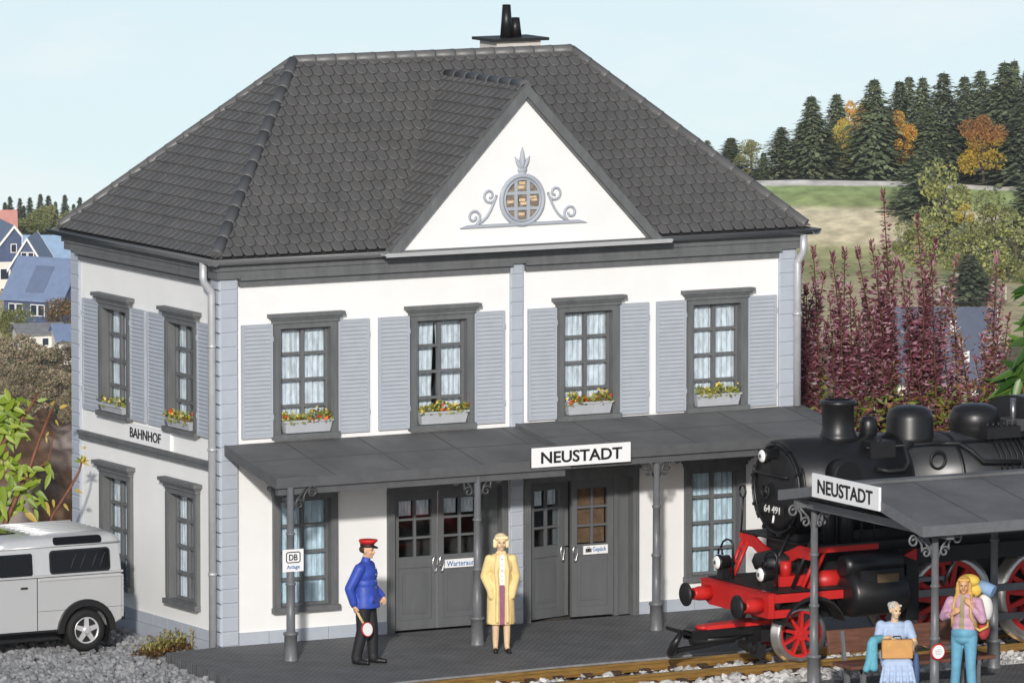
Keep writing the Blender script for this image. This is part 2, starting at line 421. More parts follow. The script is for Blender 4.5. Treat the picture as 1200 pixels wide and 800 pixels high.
# doors
def door(u0, u1, ajar, plate):
    mb = MB(F3); j = .1
    mb.box(u0, u0+j, -.2, .03, 0, 2.12); mb.box(u1-j, u1, -.2, .03, 0, 2.12); mb.box(u0+j, u1-j, -.2, .03, 2.0, 2.118)
    mb.box(u0+.02, u0+.05, .03, .045, 0, 2.1); mb.box(u1-.05, u1-.02, .03, .045, 0, 2.1)
    mb.box(u0-.02, u1+.02, .0, .06, 2.122, 2.17)
    f = mb.build('door', M['trim'], B)
    a, b = u0+j+.04, u1-j-.26
    mb = MB(F3); mb.box(u0+j, a, -.2, -.1, 0, 2.0); mb.build('door_frame', M['door'], f); mb = MB(F3); mb.box(b, b+.07, -.2, -.06, 0, 2.0); mb.box(b+.07, u1-j, -.2, -.12, 0, 2.0); mb.build('door_frame', M['door'], f)
    mid = (a+b)/2 if not ajar else (a+b)/2+.0
    for s in (0, 1):
        w = (b-a)/2-.008
        ang = radians(15) if (ajar and s == 0) else 0
        ox = a if s == 0 else b; sg = 1 if s == 0 else -1
        def T(u, q, z): # u from hinge
            return (ox+sg*(u*cos(ang))+(q*sin(ang) if ang else 0), .13+u*sin(ang)-q*cos(ang), z)
        mb = MB(T)
        mb.box(0, .09, -.03, .03, .02, 1.98); mb.box(w-.09, w, -.03, .03, .02, 1.98)
        for z0, z1 in ((.02,.16), (.9,1.06), (1.86,1.98)): mb.box(.09, w-.09, -.03, .029, z0, z1)
        mb.box(.09, w-.09, -.02, .008, .16, .9)
        mb.box(.16, w-.16, .0, .022, .25, .82); mb.box(.19, w-.19, .022, .028, .29, .78)
        mb.box(w/2-.018, w/2+.018, -.02, .022, 1.06, 1.86)
        for z in (1.327, 1.593): mb.box(.09, w-.09, -.018, .02, z-.016, z+.016)
        lf = mb.build('door_leaf', M['door'], f)
        mb = MB(T); mb.box(.09, w-.09, -.004, .0, 1.06, 1.86); mb.build('pane', M['glass'], f)
        # handle: long loop
        mb = MB(); hu = w-.045
        pts = [T(hu+.04*cos(t)*(1 if sin(t) > 0 else .55), .055, .93+.115*sin(t)) for t in [2*pi*k/14 for k in range(14)]]
        mb.tube(pts, .012, 6, closed=True)
        mb.build('door_handle', M['chrome'], f)
        if s == 0:
            mb = MB(T); mb.box(w-.004, w+.012, .03, .04, .02, 1.98) if not ajar else None
            if not ajar: mb.build('door_strip', M['chrome'], f)
        mb = MB(T)
        if not (ajar and s == 1):
            n = 20
            for h in (0, 1):
                ua, ub = (.1, w/2-.03) if h == 0 else (w/2+.03, w-.1)
                mb.add([(ua+(ub-ua)*i/n, -.05+.008*sin(i*1.4), z) for z in (1.64, 1.85) for i in range(n+1)], [(i, i+1, n+2+i, n+1+i) for i in range(n)], True)
            mb.build('door_curtain', M['curtain'], f)
        else:
            mb.box(.1, w-.1, -.062, -.055, 1.07, 1.85); mb.build('door_curtain', M['oldcurtain'], f)
    return f, b
M['oldcurtain'] = mat('brown_curtain', (.16,.09,.05), .85, var=.35, scale=5)
fL, bL = door(*DL, False, None)
fR, bR = door(*DR, True, None)

# roof ---------------------------------------------------------------
EO, EZ, SL = .13, 5.455, .985      # eaves overhang, eaves height, slope
RZ = EZ+SL*(D/2+EO); RX0, RX1 = D/2-.02, W-D/2+.02
rmb = MB()
def tiles(o, u, v, poly, tw=.175, rh=.18, lift=.045, th=.024):
    o, u, v = V(o), V(u).normalized(), V(v).normalized(); n = u.cross(v)
    us = [p[0] for p in poly]; vs_ = [p[1] for p in poly]
    pts = [o+u*p[0]+v*p[1] for p in poly]
    rmb.cur = 1; rmb.prism([p-n*.05 for p in pts], n*.03); rmb.cur = 0
    r = 0; y = min(vs_)-.02
    while y < max(vs_):
        x = min(us)-tw+(tw/2 if r % 2 else 0)
        while x < max(us)+tw:
            g = .007; hw = tw/2-g; L_ = rh*1.5
            out = [(x-hw, y+L_), (x-hw, y+.088)]
            for k in range(9):
                t = pi+pi*k/8; q = .93
                out.append((x+hw*math.copysign(abs(cos(t))**q, cos(t)), y+.086+.086*math.copysign(abs(sin(t))**q, sin(t))))
            out += [(x+hw, y+.088), (x+hw, y+L_)]
            cl = clip_poly(out, poly)
            if len(cl) >= 3:
                jit = random.uniform(0, .004); jr = random.uniform(-.002, .002)
                def P(p, up):
                    t = (p[1]-y)/L_; h = lift*(1-t)+jit+up+(p[0]-x)*jr
                    return o+u*p[0]+v*p[1]+n*h
                a = [P(p, 0) for p in cl]; b = [P(p, th*.6) for p in cl]; m = len(cl)
                cx_ = sum(p[0] for p in cl)/m; cy_ = sum(p[1] for p in cl)/m+.03
                c_ = [P((cx_+(p[0]-cx_)*.87, cy_+(p[1]-cy_)*.92), th) for p in cl]
                rmb.add(a+b+c_, [list(range(2*m, 3*m))]+[(i, (i+1) % m, m+(i+1) % m, m+i) for i in range(m)]+[(m+i, m+(i+1) % m, 2*m+(i+1) % m, 2*m+i) for i in range(m)])
            x += tw
        y += rh; r += 1
nf = sqrt(1+SL*SL)
Lf = (D/2+EO)*nf
tiles((-EO, -EO, EZ), (1,0,0), (0,1,SL), [(0,0), (W+2*EO,0), (RX1+EO,Lf), (RX0+EO,Lf)])
tiles((W+EO, D+EO, EZ), (-1,0,0), (0,-1,SL), [(0,0), (W+2*EO,0), (W+EO-RX0,Lf), (W+EO-RX1,Lf)])
sl2 = (RZ-EZ)/(RX0+EO); Ls = (RX0+EO)*sqrt(1+sl2*sl2)
tiles((-EO, D+EO, EZ), (0,-1,0), (1,0,sl2), [(0,0), (D+2*EO,0), (D/2+EO,Ls)])
tiles((W+EO, -EO, EZ), (0,1,0), (-1,0,sl2), [(0,0), (D+2*EO,0), (D/2+EO,Ls)])
# dormer gable
GX, GH, GZ0, GY, GZ1 = 4.71, 2.20, 5.40, -.25, 7.70
sd_ = (GZ1-GZ0)/GH; ld = sqrt(GH*GH+(GZ1-GZ0)**2)
yb = -EO+(GZ1-EZ)/SL; ye = -EO+(GZ0-EZ)/SL
tiles((GX-GH, yb+.1, GZ0), (0,-1,0), (1,0,sd_), [(yb+.1-GY-.02,0), (yb+.1-GY,0), (yb+.1-GY,ld), (.1,ld)])
tiles((GX+GH, GY, GZ0), (0,1,0), (-1,0,sd_), [(0,0), (.02,0), (yb-GY,ld), (0,ld)])
roof = rmb.build('roof', [M['roof'], M['under']], B)
mb = MB()
def ridge(p0, p1, r=.085):
    p0, p1 = V(p0), V(p1); d = p1-p0; n = max(1, round(d.length/.33))
    for i in range(n):
        a = p0+d*(i/n); b = p0+d*((i+1.08)/n if i < n-1 else 1)
        mb.tube([a, a+(b-a)*.1, a+(b-a)*.12, b], [r*1.045, r*1.045, r*1.01, r*.975], 14)
ridge((RX1, D/2, RZ), (RX0, D/2, RZ))
for sx, x in ((-EO, RX0), (W+EO, RX1)):
    for sy in (-EO, D+EO):
        e = V((sx, sy, EZ+.02)); t = V((x, D/2, RZ)); ridge(e+(t-e)*.012, t)
mb.build('ridge_tiles', M['ridge'], roof)
mb = MB(); ridge((GX, GY, GZ1), (GX, yb-.05, GZ1), .08); mb.build('ridge_tiles', M['ridge'], roof)
# gutters
mb = MB()
def gutter(p0, p1, out):
    p0, p1, out = V(p0), V(p1), V(out); R = []
    for p in (p0, p1):
        ring = []
        for k in range(9):
            t = pi*k/8; ring.append(p+out*(-cos(t)*.075)+V((0,0,-sin(t)*.075)))
        for k in range(9):
            t = pi*(8-k)/8; ring.append(p+out*(-cos(t)*.06)+V((0,0,-sin(t)*.055)))
        R.append(ring)
    mb.rings(R, True, True)
    a = p0+out*.075; b = p1+out*.075; mb.tube([a, b], .014, 8)
g = EO+.06
gutter((-g-.07, -g, EZ-.01), (W+g+.07, -g, EZ-.01), (0,-1,0)); gutter((-g, D+g+.07, EZ-.01), (-g, -g-.07, EZ-.01), (-1,0,0))
gutter((W+g, -g-.07, EZ-.01), (W+g, D+g, EZ-.01), (1,0,0)); gutter((-g, D+g, EZ-.01), (W+g, D+g, EZ-.01), (0,1,0))
mb.build('gutter', M['gutter'], roof)
mb = MB(); mb.box(-EO+.0, W+EO, -EO, D+EO, 5.402, 5.43); mb.build('soffit', M['dtrim'], roof)
# downpipes
def pipe(pts):
    mb = MB(); mb.tube(pts, .055, 12)
    for z in (1.0, 2.75, 4.2):
        p = V(pts[-1]); mb.lathe([(.066, 0), (.066, .04)], (p.x, p.y, z), n=12)
    mb.build('downpipe', M['zinc'], B)
pipe([(-.20, .11, 5.40), (-.20, .11, 5.17), (-.195, .11, 5.13), (-.08, .11, 4.99), (-.072, .11, 4.95), (-.072, .11, -.1)])
pipe([(W+.03, -.165, 5.40), (W+.03, -.165, 5.15), (W+.027, -.16, 5.11), (W-.015, -.085, 4.98), (W-.02, -.085, 4.93), (W-.02, -.085, 2.88)])
# gable
mb = MB()
gy = -.225
mb.prism([(GX-GH+.03, gy, GZ0+.02), (GX+GH-.03, gy, GZ0+.02), (GX, gy, GZ1-.07)], (0,.12,0))
gw = mb.build('gable', M['wall'], B)
mb = MB()
for s in (-1, 1):
    for w, y0, y1 in ((.135, GY-.06, GY-.01), (.10, GY-.01, GY+.03), (.17, GY+.03, gy+.1)) if s < 0 else ((.125, GY-.06, GY-.01), (.16, GY-.01, GY+.03), (.19, GY+.03, gy+.1)):
        d = V((s*-GH, 0, GZ1-GZ0)).normalized(); nrm = V((s*(GZ1-GZ0), 0, GH)).normalized()
        e = V((GX+s*(GH+.06), y0, GZ0-.03)); a = V((GX, y0, GZ1+.035))
        k = w/abs(nrm.z)
        mb.prism([e, a, a-V((0,0,k)), e+V((-s*w/ (GZ1-GZ0)*GH*1.35, 0, 0))], (0, y1-y0, 0))
mb.build('bargeboard', M['trim'], gw)
mb = MB(); mb.box(GX-GH-.12, GX+GH+.12, -.40, -.2, 5.405, 5.432); mb.box(GX-GH-.1, GX+GH+.1, -.41, -.385, 5.385, 5.44)
mb.build('cornice_strip', mat('light_flashing', (.42,.425,.43), .4, var=.05), gw)
OX, OZ = 4.66, 6.085; OY = gy
mb = MB()
ring = [(OX+.335*cos(t), OY-.02, OZ+.345*sin(t)) for t in [2*pi*k/40 for k in range(40)]]; mb.tube(ring, .034, 10, closed=True)
ring = [(OX+.285*cos(t), OY-.03, OZ+.295*sin(t)) for t in [2*pi*k/40 for k in range(40)]]; mb.tube(ring, .016, 8, closed=True)
for k in (-.11, .09): mb.box(OX+k-.025, OX+k+.025, OY-.04, OY-.02, OZ-.27, OZ+.27)
for k in (-.12, .10): mb.box(OX-.26, OX+.26, OY-.038, OY-.022, OZ+k-.022, OZ+k+.022)
rs = mb.build('oval_window', M['shutter'], gw)
mb = MB(); mb.lathe([(.30, 0), (.30, .012)], (OX, OY-.001, OZ), (0,-1,0), 40)
mb.build('pane', mat('warm_pane', (.22,.18,.14), .3, var=.6, scale=14), rs)
mb = MB()
for i, (x, z) in enumerate([(-.02,.18), (0,0.0), (-.01,-.2), (.19,.0), (-.19,-.02), (.0,.24), (.18,.03), (.02,-.05)]):
    mb.box(OX+x-.05, OX+x+.05, OY-.018, OY-.0135, OZ+z-.02, OZ+z+.02)
mb.build('blind', mat('tan_blind', (.66,.50,.32), .6, var=.3, scale=20), rs)
mb = MB()
def scroll(cx, cz, r0, turns, a0, sg):
    return [(cx+sg*(r0*(1-.72*q))*cos(a0+2*pi*turns*q), OY-.02, cz+(r0*(1-.72*q))*sin(a0+2*pi*turns*q)) for q in [i/26 for i in range(27)]]
for s in (-1, 1):
    top = scroll(OX+s*.53, OZ+.085, .115, 1.25, pi, s)   # inner scroll at the oval
    bot = scroll(OX+s*.78, OZ-.21, .115, -1.25, -pi*.55, s)
    top.reverse()
    j = V(top[-1]); k = V(bot[0])
    mid = [j+(k-j)*q+V((-s*.02*sin(pi*q), 0, -.09*sin(pi*q))) for q in [i/12 for i in range(1, 12)]]
    mb.tube([V(p) for p in top]+mid+[V(p) for p in bot], .0185, 8)
mb.prism([(OX-1.0, OY-.0, OZ-.36), (OX+1.04, OY-.0, OZ-.36), (OX+.92, OY-.0, OZ-.32), (OX-.88, OY-.0, OZ-.32)], (0,-.045,0))
for a, h, w in ((0,.33,.042), (.55,.23,.036), (-.55,.23,.036)):
    b0 = V((OX, OY-.02, OZ+.42)); d = V((sin(a), 0, cos(a)))
    c = V((d.z, 0, -d.x))
    mb.tube([b0+d*q*h for q in (0,.25,.5,.75,1)], [.02, w, w*1.05, w*.7, .006], 8)
mb.ell((OX, OY-.02, OZ+.43), (.08,.03,.06)); mb.ell((OX, OY-.02, OZ+.375), (.06,.03,.03))
mb.build('scroll_ornament', M['shutter'], gw)
# chimney
mb = MB(); mb.box(5.86, 6.58, 2.72, 3.25, 7.2, 8.09); ch = mb.build('chimney', M['cream'], roof)
mb = MB(); mb.box(5.77, 6.68, 2.64, 3.33, 8.092, 8.135); mb.build('chimney_cap', mat('black_cap', (.02,.02,.02), .5, var=.1), ch)
mb = MB(); mb.lathe([(.095,0), (.06,.48), (.045,.48), (.045,.3)], (6.14,2.95,8.13), n=16); mb.lathe([(.095,0), (.062,.28), (.045,.28), (.045,.2)], (6.34,3.05,8.13), n=16)
mb.build('chimney_pot', M['black'], ch)

# canopies and posts
def canopy(x0, x1, zb, ze, seams):
    y0, y1 = -.0, -1.6; t = .11
    mb = MB()
    mb.prism([(x0, y0, zb), (x0, y1, ze), (x0, y1, ze-t), (x0, y0, zb-t)][::-1], (x1-x0, 0, 0))
    c = mb.build('canopy', M['canopy'], B)
    mb = MB(); mb.box(x0-.012, x1+.012, y1-.03, y1+.0-.003, ze-.135, ze+.006)
    mb.box(x0+.05, x1-.05, y1+.03, y1+.12, ze-.24, ze-t-.005+.02)
    for sx in (x0-.012, x1-.013):
        mb.prism([(sx, -.03, zb+.008), (sx, y1-.003, ze+.008), (sx, y1-.003, ze-.14), (sx, -.03, zb-.14)][::-1], (.024, 0, 0))
    mb.build('fascia', M['dtrim'], c)
    mb = MB(); s = (ze-zb)/1.6
    for x in seams: mb.hexa([(x-.008, y0-.03, zb-.03*s*-1), (x+.008, y0-.03, zb+.03*s), (x+.008, y1, ze), (x-.008, y1, ze), (x-.008, y0-.03, zb+.03*s+.004), (x+.008, y0-.03, zb+.03*s+.004), (x+.008, y1, ze+.004), (x-.008, y1, ze+.004)])
    zz = (zb+ze)/2; mb.box(x0+.02, x1-.02, -.805, -.795, zz, zz+.0045)
    mb.build('roof_seam', M['seam'], c)
    return c
cL = canopy(.06, 4.675, 2.835, 2.545, [.98, 2.14, 3.3, 4.45])
cR = canopy(4.68, 9.38, 2.875, 2.645, [5.55, 6.75, 7.95, 9.1])
def spiral(c, e, r0, turns, a0, n=20, k=.75):
    c, e = V(c), V(e); z = V((0,0,1))
    return [c+e*(r0*(1-k*q)*cos(a0+2*pi*turns*q))+z*(r0*(1-k*q)*sin(a0+2*pi*turns*q)) for q in [i/n for i in range(n+1)]]
def post_mesh(x, y, z1, m=1.0):
    mb = MB()
    mb.lathe([(.105,0), (.10,.02), (.092,.05), (.09,.36), (.105,.365), (.105,.40), (.062,.405), (.060,1.05), (.072,1.06), (.072,1.09), (.055,1.1), (.052,1.75), (.066,1.76), (.066,1.785), (.05,1.79), (.046,z1)], (x, y, 0), n=16)
    return mb
def bracket_mesh(x, y, z1, dirs):
    mb = MB()
    for e in dirs:
        e = V(e); o = V((x, y, z1))
        # upper outer scroll, lower inner scroll and the curve joining them
        a = spiral(o+e*.33+V((0,0,-.085)), e, .08, -1.2, pi*.5); b = spiral(o+e*.14+V((0,0,-.25)), e, .075, 1.2, pi*.1)
        mid = [a[0]+(b[0]-a[0])*q+V((0,0,-.0))+e*(-.05*sin(pi*q)) for q in [i/8 for i in range(1, 8)]]
        mb.tube(a[::-1]+mid+b, .016, 6)
        mb.tube([o+e*.05+V((0,0,-.32)), o+e*.1+V((0,0,-.18)), o+e*.25+V((0,0,-.03))], .014, 6)
    return mb
for x, y, c, z1 in ((.27,-1.62,cL,2.42), (3.245,-1.53,cL,2.42), (6.14,-1.5,cR,2.52)):
    yy = y
    p = post_mesh(x, yy, z1).build('canopy_post', M['iron'], c)
    # a bracket either side
    bracket_mesh(x, yy, z1, [(1,0,0), (-1,0,0)] if x > 1 else [(1,0,0), (0,1,0)]).build('bracket', M['darkiron'], c)

# flower boxes on the upper sills
fl_leaf = leafmat('box_leaf', (.12,.15,.025), (.38,.38,.09)); fl_red = leafmat('red_petal', (.6,.03,.02), (.85,.15,.03)); fl_yel = leafmat('yellow_petal', (.75,.5,.05), (.9,.72,.2)); fl_wh = leafmat('pale_petal', (.8,.7,.5), (.9,.85,.75))
boxm = mat('flower_box_plastic', (.42,.44,.465), .5, var=.05)
def flower_box(fr, u0, u1, z0, label, red, yel, seed, bh=.17, nl=230):
    rnd = random.Random(seed); c = fr((u0+u1)/2, 0.05, z0)
    t = thing('flower_box', label, 'flower box', c, 'flower boxes on the upper window sills')
    mb = MB(fr)
    mb.hexa([(u0+.03,-.03,z0), (u1-.03,-.03,z0), (u1-.03,.06,z0), (u0+.03,.06,z0), (u0,-.05,z0+bh), (u1,-.05,z0+bh), (u1,.09,z0+bh), (u0,.09,z0+bh)])
    mb.box(u0-.012, u1+.012, .075, .102, z0+bh-.02, z0+bh+.008)
    mb.build('box', boxm, t)
    def bunch(n, s0, s1, zlo, zhi, name, m):
        mb = MB(fr)
        for _ in range(n):
            q = rnd.random(); u = u0+(u1-u0)*q; top = .35+.6*sin(q*(7+seed)+seed*2)*.6
            p = V((u, rnd.uniform(-.05,.13), z0+bh-.01+rnd.uniform(zlo, zhi)*(.6+.6*top)))
            a = V((rnd.gauss(0,1), rnd.gauss(0,1), rnd.gauss(0,1))).normalized(); b = a.orthogonal().normalized(); s = rnd.uniform(s0, s1)
            mb.add([p-a*s, p+b*s*.6, p+a*s, p-b*s*.6], [(0,1,2,3)])
        mb.build(name, m, t)
    bunch(nl, .018, .042, -.03, .15, 'leaves', fl_leaf)
    bunch(yel, .02, .035, .02, .18, 'yellow_flowers', fl_yel)
    if red: bunch(red, .03, .05, .0, .14, 'red_flowers', fl_red)
    return t
flower_box(F3, .97, 1.72, 2.952, 'grey flower box with green plants and one red bloom, on the leftmost front sill', 14, 40, 1)
flower_box(F3, 3.12, 3.88, 2.952, 'grey flower box below the curtained window with dark silhouettes, left of the middle pilaster', 10, 45, 2)
flower_box(F3, 5.49, 6.22, 2.952, 'grey flower box with orange and green plants right above the large front name sign', 22, 45, 3)
flower_box(F3, 7.61, 8.34, 2.952, 'sparsely planted grey flower box on the front sill nearest the right downpipe', 0, 50, 4)
flower_box(S3, 2.99, 3.72, 2.952, 'grey flower box with low green plants on the rear side-wall sill', 0, 8, 5, .11, 90)
flower_box(S3, .83, 1.56, 2.952, 'grey flower box with a red bloom on the side-wall sill beside the front downpipe', 12, 16, 6, .12, 150)
# ornaments behind the second window
o = MB(); o.lathe([(.05,0), (.055,.03), (.03,.1), (.025,.25), (.055,.33), (.06,.45), (.035,.55), (.015,.66), (.035,.72), (.02,.76)], (3.50, .175, 2.935), n=14)
x = o.build('vase', M['black']); tag(x, 'tall dark ornament silhouetted behind the panes of the second upstairs front window', 'ornament')
# ------------------------------------------------------------------ signs
def fit_text(ob, w, h, o, u, up):
    me = ob.data; o = V(o); u = V(u).normalized(); up = V(up).normalized()
    us = [(V(p.co)-o).dot(u) for p in me.vertices]; vs_ = [(V(p.co)-o).dot(up) for p in me.vertices]
    cu, cv = (max(us)+min(us))/2, (max(vs_)+min(vs_))/2; fu, fv = w/(max(us)-min(us)), h/(max(vs_)-min(vs_))
    for p in me.vertices:
        q = V(p.co)-o; a, b = q.dot(u), q.dot(up); r = q-u*a-up*b
        p.co = o+r+u*((a-cu)*fu)+up*((b-cv)*fv)
def sign_text(name, s, o, u, w, h, m, parent, bold=.0):
    t = text(name, s, .3, o, u, (0,0,1), m, parent, bold=bold); fit_text(t, w, h, o, u, (0,0,1)); return t
ink = mat('black_lettering', (.015,.015,.018), .5, var=0); blueink = mat('blue_lettering', (.05,.16,.36), .5, var=0); red = mat('red_enamel', (.52,.022,.02), .42, var=.1, scale=5, bump=.04)
sgn = thing('station_sign', 'white name sign reading NEUSTADT standing on the eaves of the station canopy', 'sign', (4.825,-1.65,2.46))
mb = MB(); mb.box(4.03, 5.62, -1.675, -1.645, 2.463, 2.74); mb.build('board', M['white'], sgn)
mb = MB(); mb.box(4.02, 5.63, -1.672, -1.64, 2.741, 2.752); mb.box(4.02, 4.029, -1.672, -1.64, 2.46, 2.74); mb.box(5.621, 5.63, -1.672, -1.64, 2.46, 2.74); mb.build('edge_strip', M['dtrim'], sgn)
sign_text('lettering', 'NEUSTADT', (4.83,-1.679,2.597), (1,0,0), 1.30, .168, ink, sgn, .006)
sgn = thing('station_sign', 'white wall plate reading BAHNHOF on the side wall above the grey string course', 'sign', (0,2.3,2.58))
mb = MB(); mb.box(-.012, .032, 1.57, 3.04, 2.585, 2.845); mb.build('board', M['white'], sgn)
sign_text('lettering', 'BAHNHOF', (-.0155,2.36,2.725), (0,-1,0), 1.0, .145, ink, sgn, .004)
sgn = thing('door_sign', 'small white plate reading Warteraum on the left double door', 'sign', (3.85,.09,.92))
mb = MB(); mb.box(3.585, 4.13, .088, .0985, .865, .985); mb.build('plate', M['white'], sgn)
sign_text('lettering', 'Warteraum', (3.857,.085,.925), (1,0,0), .47, .075, blueink, sgn, .0)
sgn = thing('door_sign', 'small white plate reading Gepäck with a suitcase symbol on the right double door', 'sign', (6.04,.09,.96))
mb = MB(); mb.box(5.84, 6.24, .088, .0985, .91, 1.035); mb.build('plate', M['white'], sgn)
sign_text('lettering', 'Gepäck', (6.10,.085,.97), (1,0,0), .22, .085, blueink, sgn, .0)
mb = MB(); mb.box(5.875, 5.895, .084, .0875, .94, .995); mb.box(5.90, 5.945, .084, .0875, .94, .995); mb.box(5.95, 5.97, .084, .0875, .94, .995); mb.tube([(5.905,.086,.997), (5.905,.086,1.012), (5.94,.086,1.012), (5.94,.086,.997)], .004, 6); mb.build('suitcase_symbol', ink, sgn)
sgn = thing('post_notice', 'square white notice with a boxed railway emblem, on the leftmost canopy post', 'sign', (.27,-1.69,1.25))
mb = MB(); mb.box(.11, .43, -1.70, -1.684, 1.255, 1.565); mb.build('plate', M['white'], sgn)
def rrect(cx, cz, w, h, r, y, n=5):
    pts = []
    for q, (sx, sz) in enumerate(((1,1), (-1,1), (-1,-1), (1,-1))):
        for k in range(n+1):
            t = pi/2*(q+k/n); pts.append((cx+sx*(w-r)+r*cos(t), y, cz+sz*(h-r)+r*sin(t)))
    return pts
mb = MB(); mb.tube(rrect(.27, 1.455, .105, .072, .03, -1.702), .0075, 6, closed=True); mb.build('emblem_frame', ink, sgn)
sign_text('emblem_letters', 'DB', (.27,-1.703,1.455), (1,0,0), .13, .085, ink, sgn, .004)
sign_text('lettering', 'Anlage', (.27,-1.703,1.315), (1,0,0), .2, .07, blueink, sgn, .0)

# ------------------------------------------------------------------ platforms and ground base
ground_k = dict(kind='structure')
mb = MB(); pts = [(-.92,-.12), (-.02,.027), (14.,.027), (14.,-3.70), (5.3,-3.74), (3.1,-3.80), (.88,-3.97), (-1.4,-4.32)]
mb.prism([(x,y,-.3) for x, y in pts][::-1], (0,0,.3)); tag(mb.build('platform', M['pave']), kind='structure')
mb = MB()
ed = [(14.,-3.70), (5.3,-3.74), (3.1,-3.80), (.88,-3.97), (-1.4,-4.32)]
for (a, b), (c, d) in zip(ed, ed[1:]): mb.hexa([(c,d-.05,-.25), (a,b-.05,-.25), (a,b-.001,-.25), (c,d-.001,-.25), (c,d-.05,.004), (a,b-.05,.004), (a,b-.001,.004), (c,d-.001,.004)])
tag(mb.build('platform_kerb', mat('kerb_stone', (.24,.24,.245), .7, var=.2, scale=9, bump=.2)), kind='structure')
mb = MB(); mb.box(4.9, 14, -13, -6.62, -.3, 0.); tag(mb.build('island_platform', M['pave']), kind='structure')

# ------------------------------------------------------------------ track
tr = thing('railway_track', 'brass-coloured railway track on brown sleepers running along the platform edge', 'track', (5,-4.47,-.2))
brass = mat('brass_rail', (.40,.24,.075), .38, metal=.55, var=.3, scale=9, stretch=(.4,4,4), bump=.05)
def cl(x):     # centre line y
    P = [(-14,-6.9), (-6,-5.62), (-3,-5.2), (-1,-4.92), (1.05,-4.67), (3.1,-4.50), (4.9,-4.47), (40,-4.47)]
    for (a, b), (c, d) in zip(P, P[1:]):
        if a <= x <= c: return b+(d-b)*(x-a)/(c-a)
xs = [-12,-9,-6,-4.5,-3,-2,-1,0,1.05,2,3.1,4,4.9,6,8,11,15]
for s in (.51, -.51):
    prof = [(-.07,-.125), (.07,-.125), (.07,-.112), (.018,-.10), (.018,-.045), (.037,-.036), (.037,0), (-.037,0), (-.037,-.036), (-.018,-.045), (-.018,-.10), (-.07,-.112)]
    R = [[(x, cl(x)+s+a, z) for a, z in prof] for x in xs]
    MBr = MB(); MBr.rings(R, True, False); MBr.build('rail', brass, tr)
slp = mat('sleeper_wood', (.06,.035,.022), .8, var=.4, scale=6, stretch=(4,.6,4), bump=.3)
x = -11.6
while x < 13:
    mb = MB(); y = cl(x)
    mb.box(x-.13, x+.13, y-.95, y+.66, -.29, -.126)
    for s in (.51, -.51):
        for q in (-.11, .11): mb.box(x-.07, x+.07, y+s+q-.035, y+s+q+.035, -.126, -.082)
    mb.build('sleeper', slp, tr); x += .46

# ------------------------------------------------------------------ locomotive
YC = -4.47
L0 = thing('steam_locomotive', 'black steam locomotive with red frame and wheels, standing beside the platform', 'locomotive', (8,YC,0))
blk = mat('black_boiler_paint', (.011,.011,.012), .38, var=.2, scale=4, bump=.05, spec=.5); sat = mat('satin_black', (.014,.014,.015), .5, var=.2, spec=.4)
lens = mat('lamp_lens', (.85,.85,.83), .15, var=0); tyre = mat('steel_tyre', (.55,.53,.5), .28, metal=.85, var=.1); rod = mat('rod_steel', (.22,.22,.23), .35, metal=.8, var=.1)
def lx(prof, x, y, z, n=32): return MB().lathe([(r, h) for r, h in prof], (x, y, z), (1,0,0), n)
lx([(.60,-.02), (.685,.0), (.685,1.75)], 6.42, YC, 2.34).build('smokebox', blk, L0)
lx([(.64,0), (.64,3.2)], 8.17, YC, 2.34).build('boiler', mat('boiler_cladding', (.03,.031,.033), .36, var=.15, scale=3, spec=.55), L0)
mb = MB()
for x in (8.17, 9.0, 10.0): mb.lathe([(.652,0), (.652,.05)], (x, YC, 2.34), (1,0,0), 32)
mb.build('boiler_band', blk, L0)
dr = lx([(.10,-.115), (.36,-.075), (.52,-.03), (.575,.0), (.575,.03)], 6.39, YC, 2.34).build('smokebox_door', sat, L0)
mb = MB(); ring = [(6.37, YC+.615*cos(t), 2.34+.615*sin(t)) for t in [2*pi*k/40 for k in range(40)]]; mb.tube(ring, .022, 6, closed=True)
for k in range(10):
    t = 2*pi*k/10+.2; p = V((6.36, YC+.63*cos(t), 2.34+.63*sin(t))); mb.cbox(p, (.035,0,0), (0,.03*cos(t),.03*sin(t)), (0,-.02*sin(t),.02*cos(t)))
mb.build('clamp_ring', blk, dr)
mb = MB(); mb.tube([(6.285, YC+.50, 2.55), (6.24, YC+.3, 2.55), (6.24, YC-.38, 2.55), (6.285, YC-.45, 2.55)], .017, 8)
mb.tube([(6.24, YC+.42, 2.55), (6.29, YC+.42, 2.55)], .012, 6); mb.build('door_rail', sat, dr)
mb = MB(); ring = [(6.22, YC+.06+.10*cos(t), 2.31+.10*sin(t)) for t in [2*pi*k/20 for k in range(20)]]; mb.tube(ring, .014, 6, closed=True)
for t in (.4, .4+pi/2): mb.tube([(6.22, YC+.06-.1*cos(t), 2.31-.1*sin(t)), (6.22, YC+.06+.1*cos(t), 2.31+.1*sin(t))], .012, 6)
mb.cyl((6.29, YC+.06, 2.31), (6.2, YC+.06, 2.31), .03); mb.build('handwheel', sat, dr)
mb = MB(); mb.box(6.265, 6.285, YC-.36, YC+.26, 2.0, 2.14); mb.build('number_plate', blk, dr)
sign_text('number', '64 491', (6.26, YC-.05, 2.07), (0,-1,0), .42, .10, mat('plate_white', (.75,.75,.72), .5, var=0), dr, .0)
mb = MB(); mb.cyl((6.30, YC-.04, 1.985), (6.27, YC-.06, 1.88), .016, n=8); mb.build('door_latch', M['white'], dr)
